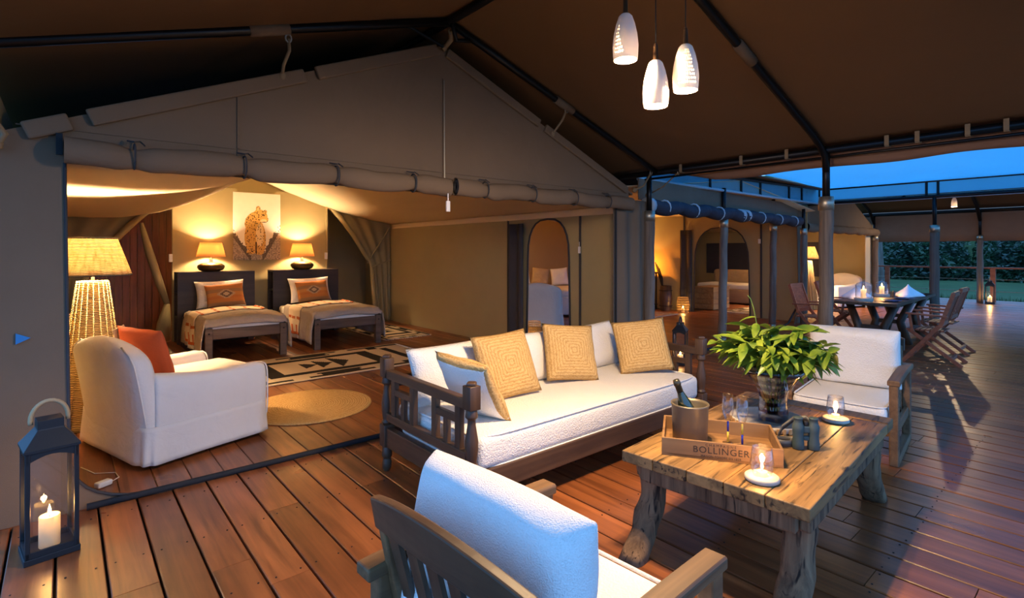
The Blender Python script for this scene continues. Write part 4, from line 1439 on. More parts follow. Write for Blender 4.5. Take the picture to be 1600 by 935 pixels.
# ---- white slip-covered armchair
def armchair(loc, rz, label, group='slip-covered armchairs'):
    t = thing('slipcover_armchair', label, 'armchair', loc, rz, group)
    W = .53
    # back: leaning loft with a rounded crown
    rings = []
    for k in range(15):
        u = k / 14
        z_ = .14 + .74 * u
        cx = -.37 - .13 * u ** 1.2
        th = .105 - .02 * u
        hw = W - .02 - .01 * u
        if u > .72:
            q = (u - .72) / .28
            hw *= sqrt(max(.0, 1 - q ** 2.6)) * .55 + .45 * (1 - q ** 3) 
            th *= sqrt(max(.02, 1 - q ** 3))
            hw = max(hw, .1)
        rings.append([(x_, y_, z_ + .01 * noise.noise(Vector((x_ * 5, y_ * 5, z_ * 4)))) for x_, y_, _ in sring((cx, 0, 0), th, hw, 'z', 36, 4)])
    MB().loft(rings).build('backrest', 'white', t, True, sub=1)
    # welts along the edge of the back
    welt = [Vector((r_[0][0] - 2 * (.105 - .02 * k / 14) + .008, 0, 0)) for k, r_ in enumerate(rings)]
    for s_ in (-1, 1):
        pts = []
        for k, r_ in enumerate(rings[:-1]):
            best = max(r_, key=lambda p: s_ * p[1] * 1.0 - p[0] * .8)
            pts.append(best)
        MB().tube(pts, .006, 6).build('welt', 'white', t, True)
    # rolled arms
    for s_ in (-1, 1):
        rings = []
        for k in range(15):
            u = k / 14
            x_ = -.40 + .82 * u
            top = .64 - .05 * u - .03 * sin(pi * u)
            if u > .93:
                top -= .02
            out = []
            for q in range(20):
                a = 2 * pi * q / 20
                hw = .085
                yy = hw * math.copysign(abs(cos(a)) ** (2 / 3.4), cos(a))
                zz = math.copysign(abs(sin(a)) ** (2 / 3.4), sin(a))
                zc = (top + .12) / 2
                hz = (top - .12) / 2
                bulge = .022 * max(0, sin(a)) ** 2
                out.append((x_, s_ * (W - .085) + yy * (1 + bulge * 8), zc + hz * zz + .006 * noise.noise(Vector((x_ * 8, yy * 9, zz * 3 + s_)))))
            rings.append(out)
        MB().loft(rings).build('arm', 'white', t, True, bevel=.02)
        ep = [(rings[-1][q][0] + .003, rings[-1][q][1], rings[-1][q][2]) for q in range(20)]
        MB().tube(ep, .006, 5, closed=True).build('welt', 'white', t, True)
    rbox((0, 0, 0), (.86, .76, .20), .03).build('seat_base', 'white', t, True, loc=(-.02, 0, .24))
    sc = rbox((0, 0, 0), (.74, .72, .16), .05, 4).build('seat_cushion', 'white', t, True, loc=(.17, 0, .43))
    for z_ in (-.065, .065):
        MB().tube([Vector(p) for p in sring((0, 0, z_), .366, .356, 'z', 40, 12)], .006, 6, closed=True).build('welt', 'white', sc, True)
    # skirt with a wavy hem
    def sk(u, v):
        a = 2 * pi * u
        e = sring((0, 0, 0), .46, W + .005, 'z', 4, 9)
        px = .455 * math.copysign(abs(cos(a)) ** (2 / 12), cos(a))
        py = (W + .004) * math.copysign(abs(sin(a)) ** (2 / 12), sin(a))
        fl = 1 + .035 * (1 - v)
        w_ = .007 * sin(u * 70) * (1 - v)
        return (px * fl + w_ - .015, py * fl + w_, .03 + .25 * v + .012 * noise.noise(Vector((px * 4, py * 4, 0))) * (1 - v))
    MB().grid(120, 8, sk, wrapu=True).build('skirt', 'white', t, True, thick=.006)
    for a in (-1, 1):
        for b in (-1, 1):
            MB().lathe([(.018, 0), (.026, .06)], 10, (a * .38, b * .40, 0)).build('foot', 'ebony', t, True)
    return t
ac = armchair((.70, 4.94, .012), radians(18), 'white slip-covered armchair with a rust cushion just inside the tent')
R17 = radians(17)
cushion('rust_cushion', .46, .46, .14, (.50, 5.02, .685), facing(0, R17 + .25, .34, .05), 'rust', 'rust red cushion leaning in the white armchair', 'cushion', None, 3)
rc = bpy.data.objects['rust_cushion']
st = MB()
st.grid(4, 16, lambda u, v: (.228 - .002 + .004 * (1 if u else 0), -.21 + .42 * v, -.05 + .1 * u))
st.build('kilim_edge', 'tan', rc, True, thick=.006)
# plug and cord on the floor
pg = thing('power_adapter', 'white power adapter on the floor behind the armchair', 'adapter', (.19, 4.22, .005), .5)
rbox((0, 0, .018), (.085, .05, .034), .008).build('body', 'plastic', pg, True)
MB().tube([(.04, 0, .01), (.12, .04, .004), (.16, .14, .004), (.10, .25, .004), (.13, .45, .004)], .003, 5).build('cord', 'plastic', pg, True)

# ---- wicker floor lamp
def floor_lamp(loc, label, e=E_FLOOR, k=1.0):
    t = thing('wicker_floor_lamp', label, 'lamp', loc, 0, 'wicker floor lamps')
    prof = [(.0, .004), (.25, .0), (.255, .02)]
    for q in range(13):
        u = q / 12
        prof.append((.25 - .145 * u, .03 + 1.2 * u))
    prof += [(.10, 1.235), (.0, 1.24)]
    b = MB().lathe(prof, 40, cap=False).build('wicker_body', 'wicker', t, True)
    for q in range(20):
        a = 2 * pi * q / 20
        MB().tube([(.258 * cos(a), .258 * sin(a), .015), (.108 * cos(a), .108 * sin(a), 1.235)], .005, 5).build('cane', 'wicker', b, True)
    MB().tube([(0, 0, 1.23), (0, 0, 1.42)], .012, 8).build('neck', 'galv', t, True)
    def sf(u, v):
        a = 2 * pi * u
        r_ = (.275 - .105 * v) * (1 + .008 * sin(40 * a))
        return (r_ * cos(a), r_ * sin(a), 1.285 + .32 * v)
    MB().grid(120, 6, sf, wrapu=True).build('shade', 'shade', t, True, thick=.003)
    for z_, r_ in ((1.285, .276), (1.605, .171)):
        MB().tube([(r_ * cos(a), r_ * sin(a), z_) for a in [2 * pi * q / 32 for q in range(32)]], .006, 6, closed=True).build('shade_rim', 'charcoal', t, True)
    for q in range(3):
        a = 2 * pi * q / 3
        MB().tube([(0, 0, 1.40), (.169 * cos(a), .169 * sin(a), 1.6)], .003, 5).build('spider', 'galv', t)
    MB().lathe([(.001, -.05), (.02, -.045), (.033, -.01), (.03, .015), (.012, .035), (.001, .04)], 14, (0, 0, 1.47)).build('bulb', 'bulb', t, True)
    lamp('lamp_light', (0, 0, 1.475), e, WARM, .045, t)
    return t
floor_lamp((.19, 5.82, .004), 'tall wicker floor lamp with woven shade behind the armchair')
# wooden stand with draped cloth bag at the left canvas wall
ws = thing('laundry_stand', 'wooden stand with a tan cloth bag against the left tent wall', 'laundry stand', (-.06, 6.75, .004))
for a in (-1, 1):
    for b in (-1, 1):
        MB().bar((a * .14, b * .16, 0), (a * .10, -b * .16, .72), .03, .03).build('leg', 'crate', ws, bevel=.004)
MB().lathe([(.10, .22), (.15, .3), (.16, .5), (.15, .66), (.165, .72), (.12, .74), (.13, .62)], 20, cap=False).build('bag', 'tan', ws, True)
MB().lathe([(.05, .72), (.07, .78), (.04, .84), (.06, .88)], 12, (.06, 0, 0), cap=False).build('bag_neck', 'tan', ws, True)

# ---- beds
def bed(x0, x1, label, hb_label, seed):
    yb, yh = 7.92, 9.74
    xc, w = (x0 + x1) / 2, x1 - x0
    t = thing('single_bed', label, 'bed', (xc, 0, 0), 0, 'twin single beds')
    for sx in (-1, 1):
        for yy in (yb + .04, yh - .05):
            MB().box((sx * (w / 2 - .045), yy, .23), (.09, .08, .46)).build('leg', 'greywood', t, bevel=.006)
            MB().lathe([(.011, 0), (.011, .01)], 8).xf(Matrix.Translation((sx * (w / 2 - .045), yb, .39)) @ Matrix.Rotation(pi / 2, 4, 'X')).build('bolt', 'soot', t)
        MB().box((sx * (w / 2 - .02), (yb + yh) / 2, .36), (.035, yh - yb - .1, .12)).build('side_rail', 'greywood', t, bevel=.004)
    MB().box((0, yb + .045, .375), (w - .16, .045, .14)).build('foot_rail', 'greywood', t, bevel=.005)
    rbox((0, 0, 0), (w - .04, yh - yb - .06, .16), .04).build('mattress', 'pillow', t, True, loc=(0, (yb + yh) / 2 + .02, .45))
    hw = w / 2 + .012
    def cross(s):
        """quilt section: s is the distance from the bed's middle line"""
        top, r = .585, .07
        a = abs(s)
        if a < hw - r:
            return a, top + .015 * cos(pi * a / hw)
        if a < hw - r + r * pi / 2:
            q = (a - hw + r) / r
            return hw - r + r * sin(q), top - r + r * cos(q)
        d = a - (hw - r + r * pi / 2)
        return hw + .02 * sin(d * 6) + .06 * d, top - r - d
    smax = hw - .07 + .07 * pi / 2 + .40
    def q_fn(off):
        def f(s, y):
            x_, z_ = cross(s)
            fall = max(0, abs(s) - hw) 
            wob = .022 * noise.noise(Vector((s * 3, y * 4, seed))) * (1 + 3 * fall)
            pl_ = .018 * sin(y * 17 + seed) * min(1, fall * 5)
            e = max(0, (yb + .10 - y) / .10)
            z_ -= .10 * e ** 2 * (1 if abs(s) < hw else .2)
            nx = off if abs(s) > hw - .03 else 0
            nz = off if abs(s) <= hw - .03 else 0
            return (math.copysign(x_ + nx + pl_, s), y - .02 * e, max(.05, z_ + nz + wob * .5))
        return f
    f0 = q_fn(0)
    MB().grid(48, 40, lambda u, v: f0(-smax + 2 * smax * u, yb + .0 + (yh - .42 - yb) * v)).build('quilt', 'linen', t, True, thick=.014)
    f1 = q_fn(.018)
    # throw laid aslant with fringe on the hanging end
    def th(u, v):
        s = hw * .95 - (hw * .95 + smax * .93) * u
        y = yb + .95 + .52 * v - .50 * u
        return f1(s, y)
    tw = MB().grid(70, 22, th).build('throw', 'col', t, True, thick=.008, fix=False)
    nface = len(tw.data.polygons)
    at = tw.data.color_attributes.new('Col', 'FLOAT_COLOR', 'CORNER')
    for p in tw.data.polygons:
        i, j = p.index % 70, p.index // 70
        c = (.72, .58, .40)
        if i % 11 in (2, 3) and (j % 8 < 6):
            c = (.50, .13, .04)
        if i > 62 and j % 5 in (1, 2):
            c = (.55, .12, .04)
        for li in p.loop_indices:
            at.data[li].color = (*c, 1)
    fr_ = MB()
    for j in range(30):
        a = Vector(th(1, j / 29))
        fr_.tube([a, a + Vector((-.008, .006 * sin(j * 3), -.05))], .003, 4)
    fr_.build('fringe', 'pillow', t)
    # headboard box with a side cubby
    h = thing('headboard_cabinet', hb_label, 'headboard', (xc, 9.97, .004), 0, 'dark box headboards')
    W2 = w / 2 + .05
    MB().box((0, -.155, .575), (2 * W2, .03, 1.15)).build('front_panel', 'ebony', h, bevel=.004)
    MB().box((0, .155, .575), (2 * W2, .02, 1.15)).build('back_panel', 'ebony', h)
    MB().box((0, 0, 1.135), (2 * W2, .30, .03)).build('top_board', 'ebony', h, bevel=.003)
    for zz in (.02, .42, .80):
        MB().box((0, 0, zz), (2 * W2 - .01, .29, .025)).build('shelf', 'ebony', h)
    MB().box((0, 0, .57), (.03, .29, 1.1)).build('divider', 'ebony', h)
    return t
bed(1.42, 2.46, 'single bed with striped throw in front of the left headboard', 'dark box headboard left of the leopard print', 0)
bed(2.86, 3.94, 'single bed with striped throw nearest the tied-back right curtain', 'dark box headboard right of the leopard print', 4)

def kilim(p):
    y = abs(p.y) / .19
    x_ = abs(p.x) / .28
    d = x_ * .9 + y
    if d < .18:
        return (.45, .33, .20)
    if d < .34:
        return (.14, .09, .06)
    if d < .46 and y < .4:
        return (.42, .28, .16)
    b = int((p.y + .3) / .055) % 4
    return [(.42, .15, .04), (.46, .20, .055), (.30, .16, .07), (.44, .17, .045)][b]
for i, (bx, l1, l2) in enumerate(((1.94, 'white pillow on the bed left of the leopard print', 'kilim cushion on the bed left of the leopard print'),
                                  (3.38, 'white pillow on the bed right of the leopard print', 'kilim cushion on the bed right of the leopard print'))):
    cushion('bed_pillow', .72, .46, .18, (bx + .0, 9.60, .80), facing(0, -pi / 2 - .05, .38, .03), 'pillow', l1, 'pillow', 'white pillows on the twin beds', i, pinch=.1)
    k = cushion('kilim_cushion', .56, .38, .16, (bx + (.03 if i == 0 else -.02), 9.405, .785), facing(0, -pi / 2, .42, .05), 'col', l2, 'cushion', 'kilim cushions on the twin beds', i + 5, n=26)
    paint(k, kilim)
# bedside lamps standing on the headboards
def bedside(x, y, z, label, e=E_BED):
    t = thing('table_lamp', label, 'lamp', (x, y, z), 0, 'bronze lamps with tan shades')
    MB().lathe([(.12, 0), (.175, .02), (.205, .065), (.20, .10), (.15, .135), (.05, .15), (.02, .155)], 28).build('base', 'brass', t, True)
    MB().box((0, 0, .185), (.05, .03, .06)).build('neck', 'galv', t)
    MB().tube([(0, 0, .15), (0, 0, .30)], .009, 8).build('stem', 'galv', t)
    MB().grid(40, 4, lambda u, v: ((.215 - .055 * v) * cos(2 * pi * u), (.215 - .055 * v) * sin(2 * pi * u), .245 + .235 * v), wrapu=True).build('shade', 'shade_small', t, True, thick=.003)
    for z_, r_ in ((.245, .216), (.48, .161)):
        MB().tube([(r_ * cos(a), r_ * sin(a), z_) for a in [2 * pi * q / 28 for q in range(28)]], .004, 5, closed=True).build('shade_rim', 'shade_small', t, True)
    MB().lathe([(.001, -.045), (.022, -.03), (.028, 0), (.012, .03), (.001, .035)], 12, (0, 0, .345)).build('bulb', 'bulb', t, True)
    lamp('lamp_light', (0, 0, .36), e, WARM, .04, t)
    return t
bedside(1.87, 9.95, 1.155, 'bronze lamp with tan shade left of the leopard print')
bedside(3.36, 9.95, 1.155, 'bronze lamp with tan shade right of the leopard print')
for x_, l_ in ((1.33, 'white light switch beside the left headboard'), (3.90, 'white light switch beside the right headboard')):
    sw = rbox((x_, 10.19, 1.38 if x_ < 2 else 1.40), (.05, .03, .13), .006).build('light_switch', 'plastic')
    tag(sw, l_, 'switch')

def added_wall_lamp(x, y, z, label, e):  # added lamp hidden behind the partition, brightens the washroom boards
    t = thing('added_wall_lamp', label, 'lamp', (x, y, z))
    MB().lathe([(.03, -.08), (.05, -.06), (.06, .06), (.055, .09)], 16, cap=False).build('shade', 'shade_small', t, True, thick=.003)
    MB().box((0, -.06, 0), (.05, .06, .08)).build('bracket', 'galv', t)
    MB().lathe([(.001, -.03), (.02, -.01), (.02, .01), (.001, .03)], 10).build('bulb', 'bulb', t, True)
    lamp('lamp_light', (0, 0, .0), e, WARM, .03, t)
added_wall_lamp(1.75, 10.34, 1.9, 'small added unseen wall lamp on the washroom side of the partition', 90)
added_wall_lamp(3.6, 10.34, 1.9, 'second small added unseen wall lamp on the washroom side of the partition', 45)

# ---- printed cloth with a leopard
PW, PH = .79, 1.20
lp = MB().grid(110, 160, lambda u, v: (-PW / 2 + PW * u, .012 * sin(u * 5) * (1 - v), PH * v)).build('leopard_print', 'print', None, True, fix=False, thick=.004)
lp.location = (2.645, 10.17, 1.335)
tag(lp, 'unframed cloth print of a sitting leopard above the beds', 'picture')
def ell(x, y, cx, cy, rx, ry, a=0):
    dx, dy = x - cx, y - cy
    c_, s_ = cos(a), sin(a)
    return ((dx * c_ + dy * s_) / rx) ** 2 + ((-dx * s_ + dy * c_) / ry) ** 2
def leopard(p):
    # work in the pixel frame of the print: x 0..540, y 0..765 from its top
    x = (p.x + PW / 2) / PW * 540
    y = (1 - p.z / PH) * 765
    n_ = noise.noise(Vector((x * .02, y * .02, 0)))
    n2 = noise.noise(Vector((x * .07, y * .07, 5)))
    body = (ell(x, y, 235, 470, 105, 210, .12) < 1 or ell(x, y, 300, 520, 70, 190, -.05) < 1 or ell(x, y, 215, 320, 75, 110, .55) < 1
            or (175 < x < 255 and 480 < y < 680) or (262 < x < 345 and 470 < y < 690) or ell(x, y, 205, 672, 55, 26) < 1 or ell(x, y, 295, 680, 50, 25) < 1)
    head = ell(x, y, 300, 265, 88, 78, .1) < 1 or ell(x, y, 360, 300, 38, 34) < 1
    ear = ell(x, y, 280, 180, 26, 34, .2) < 1 or ell(x, y, 362, 210, 20, 22) < 1
    if body or head or ear:
        c = (.62, .36, .10)
        if ell(x, y, 300, 480, 45, 130) < 1 or ell(x, y, 345, 320, 40, 25) < 1:
            c = (.78, .60, .34)
        v = noise.voronoi(Vector((x / 17, y / 19, 0)))[0]
        if v[0] < .34 and not ell(x, y, 345, 300, 40, 40) < 1:
            c = (.05, .03, .015)
        if ell(x, y, 345, 252, 13, 6, .2) < 1 or ell(x, y, 388, 318, 9, 8) < 1 or ell(x, y, 352, 330, 32, 4, -.1) < 1:
            c = (.03, .02, .01)
        if ell(x, y, 280, 182, 14, 22, .2) < 1:
            c = (.70, .48, .22)
        if 252 < x < 264 and 560 < y < 690:
            c = (.06, .035, .02)
        return c
    # rocks and trunks
    lrock = y > 440 + (x - 0) * 1.35 + 60 * n_ + 30 * n2 and x < 200
    rrock = y > 700 - (x - 330) * 1.75 + 70 * n_ + 30 * n2 and x > 330
    if rrock and x > 470 and y < 450 and n2 < .1:
        rrock = False
    if lrock or rrock or y > 655 + 20 * n_:
        k = .5 + .5 * n2
        dark = (.05, .04, .035)
        pale = (.46, .38, .30)
        if (lrock and y < 510 + x * 1.35) or (rrock and y < 790 - (x - 330) * 1.75):
            k *= .25
        return tuple(dark[i] + (pale[i] - dark[i]) * max(0, min(1, k * 1.2)) for i in range(3))
    k = .5 + .5 * n_
    return (.74 + .05 * k, .70 + .04 * k, .60 + .05 * k)
paint(lp, leopard)

# ---- rugs
CR, BK = (.62, .50, .34), (.022, .02, .018)
def rug(name, x0, x1, y0, y1, label, cat, fn, nx, ny, ends='x', group=None):
    t = thing(name, label, cat, ((x0 + x1) / 2, (y0 + y1) / 2, .006), 0, group)
    w, h = x1 - x0, y1 - y0
    o = MB().grid(nx, ny, lambda u, v: (-w / 2 + w * u, -h / 2 + h * v, .008 + .003 * noise.noise(Vector((u * 9, v * 7, 0))))).build('weave', 'col', t, True, fix=False, thick=.008)
    paint(o, lambda p: fn((p.x + w / 2) / w, (p.y + h / 2) / h))
    f_ = MB()
    if ends == 'x':
        for s_ in (-1, 1):
            for k in range(int(h / .03)):
                y_ = -h / 2 + .015 + .03 * k
                f_.tube([(s_ * w / 2, y_, .008), (s_ * (w / 2 + .05), y_ + .01 * sin(k * 2.3), .003)], .004, 4)
    else:
        for s_ in (-1, 1):
            for k in range(int(w / .03)):
                x_ = -w / 2 + .015 + .03 * k
                f_.tube([(x_, s_ * h / 2, .008), (x_ + .01 * sin(k * 2.1), s_ * (h / 2 + .05), .003)], .004, 4)
    f_.build('fringe', 'pillow', t)
def geo(u, v):
    """cream field with black stepped frames and a row of triangles"""
    a, b = abs(u - .5) * 2, abs(v - .5) * 2
    if b > .93:
        return CR
    if b > .84:
        return BK if not (.30 < a < .42) else CR
    if b > .74 and .18 < a < .62:
        return CR
    if b > .66:
        return BK if a < .2 or a > .62 and a < .72 else CR
    if a > .93:
        return BK if abs(b - .2) < .15 and (int(a * 60) % 2) else CR
    if .74 < a < .82:
        return BK
    if .42 < a < .56 and b < .62:
        return BK
    if .46 < b < .62 and a < .56:
        return BK
    for cx, hh in ((.40, .13), (.47, .17), (.55, .24)):
        if 0 < (u - cx) < .07 and abs(v - .5) < hh * (1 - (u - cx) / .07) * .9:
            return BK
    return CR
rug('flatweave_rug', 1.2, 4.0, 6.12, 7.62, 'black and cream geometric rug in front of the beds', 'rug', geo, 150, 84, 'x', 'black and cream flatweave rugs')
def geo2(u, v):
    return geo(v, u)
rug('flatweave_rug', 4.06, 4.98, 8.05, 9.75, 'black and cream geometric rug beside the right bed', 'rug', geo2, 60, 100, 'y', 'black and cream flatweave rugs')
def faded(u, v):
    k = noise.noise(Vector((u * 9, v * 14, 2)))
    return (.40, .33, .25) if k > 0 else ((.20, .16, .13) if k < -.2 else (.5, .43, .34))
rug('flatweave_rug', .45, 1.22, 8.0, 9.7, 'faded beige rug between the left bed and the wicker lamp', 'rug', faded, 30, 60, 'y')
jr = thing('jute_rug', 'round braided jute rug at the foot of the white armchair', 'rug', (1.80, 5.12, .005))
MB().lathe([(.0, .012)] + [(.02 + .0225 * k, .012 + .004 * (k % 2)) for k in range(25)] + [(.575, .010), (.578, .002), (.0, .0)], 64, cap=False).build('braid', 'jute_round', jr, True)

# ---- pendants above the coffee table
def pendant(x, y, z, label, rot, e=E_PEND, ztop=None):
    ztop = ztop or (RZ - .34 * abs(x - RX))
    t = thing('pendant_lamp', label, 'pendant lamp', (x, y, z), rot, 'pierced white pendant lamps')
    prof = [(.020, .215), (.030, .205), (.042, .17), (.053, .12), (.058, .07), (.056, .02), (.053, .0)]
    NU, NV = 108, 34
    def pf(v):
        i = v * (len(prof) - 1)
        k = min(int(i), len(prof) - 2)
        f = i - k
        return tuple(prof[k][q] * (1 - f) + prof[k + 1][q] * f for q in (0, 1))
    def hole(i, j):
        # pierced dots in two fans on opposite sides
        if not (9 <= j <= 27) or j % 2 == 0:
            return False
        q = i % 54
        half = 5 + (j - 9) * .5
        return abs(q - 27) < half and (i + 2 * ((j // 2) % 2)) % 3 == 0
    def fn(u, v):
        r_, z_ = pf(v)
        return (r_ * cos(2 * pi * u), r_ * sin(2 * pi * u), z_)
    MB().grid(NU, NV, fn, hole, wrapu=True).build('pierced_shade', 'ceramic', t, True, thick=.004)
    MB().lathe([(.021, .21), (.021, .218), (.012, .222), (.010, .29), (.006, .30)], 12).build('wooden_cap', 'darkwood', t, True)
    MB().tube([(0, 0, .29), (0, 0, ztop - z + .05)], .003, 6).build('cord', 'wick', t)
    MB().lathe([(.001, -.05), (.02, -.042), (.03, -.012), (.026, .012), (.012, .04), (.001, .05)], 14, (0, 0, .062)).build('bulb', 'bulb', t, True)
    lamp('lamp_light', (0, 0, .012), e, WARM, .03, t)
    return t
pendant(2.02, 1.545, 2.40, 'pierced white pendant lamp hanging highest of the three', 1.2)
pendant(2.14, 1.46, 2.185, 'pierced white pendant lamp hanging lowest of the three', .4)
pendant(2.235, 1.36, 2.255, 'pierced white pendant lamp at the middle height of the three', 2.2)
pendant(16.2, 2.72, 2.55, 'pendant lamp glowing under the dining veranda fly', 0, 60, 3.85)

# ---- dining table and folding chairs under the shade net
dt = thing('dining_table', 'long plank dining table on forked trunk legs', 'table', (10.2, 2.55, 0), radians(2))
for k in range(5):
    MB().box((0, -.32 + .16 * k, .73), (2.75, .157, .045)).build('top_plank', 'darkwood_x', dt, bevel=.004)
for x_ in (-1.0, 0, 1.0):
    for s_ in (-1, 1):
        MB().tube([(x_ + .06, s_ * .30, .71), (x_, s_ * .16, .36), (x_ - .05 * s_, s_ * .26, 0)], [.055, .06, .065], 8).build('leg', 'darkwood', dt, True)
    MB().box((x_, 0, .36), (.07, .42, .06)).build('stretcher', 'darkwood_y', dt)
def folding_chair(loc, rz, label):
    t = thing('folding_chair', label, 'chair', loc, rz, 'slatted wooden folding chairs')
    for s_ in (-1, 1):
        y = s_ * .24
        # long leg runs from front foot up into the back post
        MB().bar((.24, y, 0), (-.16, y, .52), .05, .025, (0, 1, 0)).build('front_leg', 'rail', t, bevel=.004)
        MB().bar((-.16, y, .50), (-.30, y, .95), .045, .03, (0, 1, 0)).build('back_post', 'rail', t, bevel=.004)
        MB().bar((-.38, y * .9, 0), (.18, y * .9, .44), .045, .025, (0, 1, 0)).build('rear_leg', 'rail', t, bevel=.004)
        MB().bar((-.24, y * 1.12, .64), (.20, y * 1.12, .66), .05, .024, (0, 0, 1)).build('arm', 'rail', t, bevel=.004)
        MB().bar((.13, y * 1.08, .42), (.16, y * 1.1, .65), .03, .03, (0, 1, 0)).build('arm_support', 'rail', t)
    for k in range(8):
        MB().box((-.18 + .052 * k, 0, .44), (.042, .45, .018)).build('seat_slat', 'rail', t)
    for z_, x_ in ((.93, -.295), (.54, -.175)):
        MB().box((x_, 0, z_), (.024, .46, .06)).build('back_rail', 'rail', t)
    for k in range(8):
        y = -.185 + .053 * k
        MB().bar((-.175, y, .54), (-.293, y, .92), .034, .012, (1, 0, .3)).build('back_slat', 'rail', t)
    MB().box((-.27, 0, .085), (.03, .42, .04)).build('stretcher', 'rail', t)
    MB().box((.17, 0, .10), (.03, .46, .04)).build('stretcher', 'rail', t)
    return t
fc = folding_chair((9.25, 3.30, 0), -pi / 2, 'folding chair across the dining table nearer the coffee table')
dup(fc, (10.45, 3.34, 0), -pi / 2, 'folding chair across the dining table behind the thick gum pole')
dup(fc, (8.95, 1.78, 0), pi / 2 + .05, 'folding chair on the open deck side at the coffee table end of the dining table')
dup(fc, (10.0, 1.86, 0), pi / 2, 'folding chair on the open deck side further along the dining table')
def napkin(x, y, label, h=.2):
    def fn(u, v):
        a = 2 * pi * u
        r_ = .30 * (1 - v) ** 1.5 + .01
        k = 1 + .22 * sin(3 * a + x) * (1 - v)
        return (r_ * k * cos(a), r_ * k * .6 * sin(a), h * v ** .8)
    o = MB().grid(30, 10, fn, wrapu=True).build('folded_napkin', 'napkin', None, True, thick=.004, loc=(x, y, .757))
    tag(o, label, 'napkin', 'white napkins on the dining table')
napkin(9.55, 2.80, 'white napkin folded to a peak behind the lidded hurricane jar', .2)
napkin(10.55, 2.36, 'white napkin folded to a peak at the railing end of the dining table', .19)
for x_, y_, l_ in ((9.25, 2.27, 'blue plate at the coffee table end of the dining table'), (9.85, 2.27, 'blue plate in the middle of the dining table'), (11.15, 2.40, 'blue plate past the napkin at the railing end on the dining table')):
    p = MB().lathe([(0, .004), (.07, .0), (.075, .003), (.13, .018), (.132, .021), (.076, .008), (0, .008)], 28, (x_, y_, .753), cap=False).build('dinner_plate', 'plate', None, True)
    tag(p, l_, 'plate', 'blue plates on the dining table')
def hurricane(x, y, label, r=.105, h=.23):
    t = thing('hurricane_lamp', label, 'candle holder', (x, y, .753))
    MB().lathe([(r + .015, 0), (r + .018, .02), (r + .015, .045), (.0, .045)], 28, cap=False).build('stone_base', 'whitewash', t, True)
    MB().lathe([(r, .04), (r, h), (r - .003, h), (r - .003, .042)], 28, cap=False).build('glass_cylinder', 'glass', t, True)
    MB().lathe([(r + .004, h), (r * .8, h + .035), (.03, h + .055), (.012, h + .06), (.016, h + .08), (.0, h + .09)], 24, cap=False).build('glass_lid', 'glass', t, True)
    return t
hurricane(9.03, 2.56, 'glass hurricane candle jar with lid on the dining table')
pillar((9.03, 2.56, .798), .035, .13, 'pillar candle burning in the lidded hurricane jar', 6)
hurricane(10.15, 2.62, 'second glass hurricane jar further along the dining table', .09, .2)
pillar((10.15, 2.62, .798), .035, .12, 'pillar candle burning in the second hurricane jar', 6)
pb = thing('pepper_mill', 'small dark pepper mill between the dining plates', 'pepper mill', (10.0, 2.42, .753))
MB().lathe([(.022, 0), (.024, .01), (.015, .04), (.02, .075), (.012, .085), (.016, .10), (0, .112)], 14, cap=False).build('body', 'darkwood', pb, True)

# ---- lounge tent furnishings
def woven_lantern(loc, r, h, label, e):
    t = thing('woven_lantern', label, 'lantern', loc, 0, 'woven cane candle lanterns')
    for k in range(26):
        a = 2 * pi * k / 26
        MB().tube([(r * .8 * cos(a), r * .8 * sin(a), 0), (r * cos(a), r * sin(a), h * .5), (r * .82 * cos(a), r * .82 * sin(a), h)], .004, 4).build('cane', 'wicker', t)
    for q in range(7):
        u = q / 6
        rr = r * (.8 + .2 * sin(pi * u)) + .003
        MB().tube([(rr * cos(a), rr * sin(a), h * u) for a in [2 * pi * k / 24 for k in range(24)]], .006, 5, closed=True).build('hoop', 'wicker', t)
    MB().lathe([(0, .004), (r * .8, .002), (r * .8, .012), (0, .012)], 20, cap=False).build('floor_disc', 'wicker', t)
    c = pillar((loc[0], loc[1], loc[2] + .012), .035, .1, 'candle burning inside the ' + label, e)
woven_lantern((11.42, 7.02, .004), .15, .36, 'woven cane lantern by the lounge doorway', 4)
woven_lantern((5.72, 6.18, .004), .13, .36, 'woven cane lantern just beyond the arched doorway', 2)
armchair((7.15, 7.75, .012), radians(55), 'white slip-covered armchair seen through the arched doorway')
sf = thing('white_daybed', 'wide white covered bed seen through the arched doorway', 'bed', (9.0, 9.2, .004), radians(46))
rbox((0, 0, .25), (1.9, 2.2, .42), .05).build('base', 'white', sf, True)
rbox((0, 0, .52), (1.86, 2.16, .14), .05).build('mattress', 'pillow', sf, True)
for i, (dx, l_) in enumerate(((-.75, 'yellow cushion at the window end of the white bed'), (-.25, 'yellow cushion second along the white bed'), (.25, 'yellow cushion third along the white bed'), (.75, 'yellow cushion at the open end of the white bed'))):
    a = radians(45)
    cushion('bed_cushion', .45, .46, .18, (9.0 + .62 + dx * .72, 9.2 + .58 - dx * .69, .83), facing(0, -2.36, .3, .1 * (-1) ** i), 'tan' if i % 2 else 'pillow', l_.replace('yellow', 'tan' if i % 2 else 'white'), 'cushion', None, i)
cs = thing('iron_console', 'dark iron console table against the lounge tent wall', 'console table', (11.45, 8.3, .004))
MB().box((0, 0, .93), (.36, .9, .04)).build('top', 'soot', cs, bevel=.005)
for a in (-1, 1):
    for b in (-1, 1):
        MB().box((a * .15, b * .40, .46), (.03, .03, .92)).build('leg', 'soot', cs)
MB().box((0, 0, .12), (.34, .86, .025)).build('lower_shelf', 'soot', cs)
gl = thing('glass_lantern', 'glass candle jar glowing on the iron console', 'candle holder', (11.42, 8.15, .955))
MB().lathe([(.10, 0), (.13, .06), (.13, .18), (.09, .26), (.088, .26), (.128, .18), (.128, .06), (.098, .004)], 24, cap=False).build('jar', 'amber', gl, True)
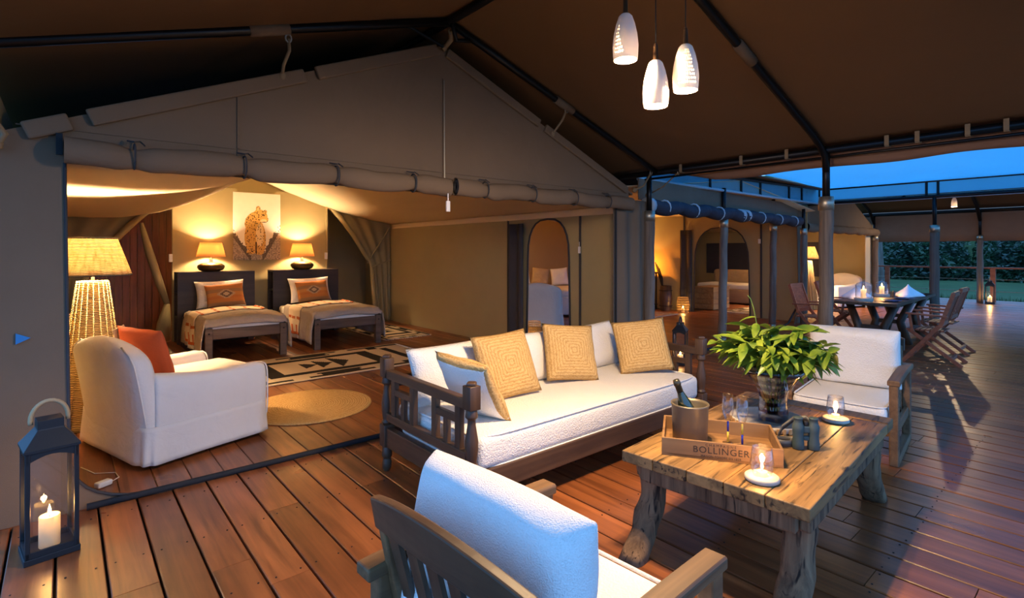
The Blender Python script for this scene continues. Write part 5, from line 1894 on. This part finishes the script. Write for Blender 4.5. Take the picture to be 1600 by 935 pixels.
for dy, l_ in ((-.03, 'lower candle in the glass jar on the console'), (.05, 'taller candle in the glass jar on the console')):
    pillar((11.42, 8.15 + dy, .96), .028, .08 + max(0, dy), l_, 26)
bs = thing('umbrella_stand', 'wooden barrel stand holding dark walking sticks beside the console', 'umbrella stand', (11.5, 7.55, .004))
MB().lathe([(.13, 0), (.16, .3), (.14, .62), (.12, .62), (.14, .3), (.11, .02)], 16, cap=False).build('barrel', 'darkwood', bs, True)
for z_ in (.12, .5):
    MB().tube([(.157 * cos(a), .157 * sin(a), z_) for a in [2 * pi * k / 20 for k in range(20)]], .008, 5, closed=True).build('hoop', 'soot', bs)
for k in range(4):
    MB().tube([(.03 * k - .05, .04 * (-1) ** k, .05), (.02 * k, .1 + .04 * k, .8), (.02 * k, .2 + .05 * k, 1.05 + .05 * k)], .016, 6).build('stick', 'soot', bs)
def lrug(u, v):
    k = noise.noise(Vector((u * 30, v * 30, 2)))
    return (.42, .24, .16) if k > .1 else (.50, .40, .30)
rug('patterned_rug', 9.3, 11.0, 6.9, 8.8, 'pale red patterned rug in front of the iron console', 'rug', lrug, 60, 60, 'y')
# second bedroom seen through the lounge doorway
tk = thing('storage_chest', 'old wooden chest in front of the second bedroom couch', 'chest', (12.75, 7.0, .004), 0)
for k in range(4):
    MB().box((0, -.25, .08 + .135 * k), (.8, .02, .13)).build('board', 'crate', tk, bevel=.004)
    for a in (-1, 1):
        MB().box((a * .39, 0, .08 + .135 * k), (.02, .48, .13)).build('board', 'crate', tk, bevel=.004)
MB().box((0, .25, .28), (.8, .02, .54)).build('back_board', 'crate', tk)
MB().box((0, 0, .565), (.82, .54, .03)).build('lid', 'crate', tk, bevel=.005)
fb = thing('covered_couch', 'low beige covered couch under the second bedroom window', 'couch', (14.9, 7.3, .004))
rbox((0, 0, .23), (1.2, 2.2, .4), .05).build('base', 'tan', fb, True)
rbox((0, 0, .47), (1.16, 2.1, .16), .06).build('mattress', 'pillow', fb, True)
rbox((.48, 0, .72), (.22, 2.1, .42), .08).build('backrest', 'tan', fb, True)
rug('flatweave_rug', 12.3, 13.9, 5.5, 6.5, 'black and cream rug in the second bedroom', 'rug', geo, 60, 40, 'x')
floor_lamp((14.6, 5.4, .004), 'wicker floor lamp glowing in the second bedroom', 320)
armchair((15.85, 5.25, .012), radians(160), 'white slip-covered armchair in the second bedroom')
floor_lamp((7.0, 10.4, .004), 'added unseen wicker floor lamp in the back corner of the lounge tent', 260)  # lamp added out of view to brighten the lounge tent walls
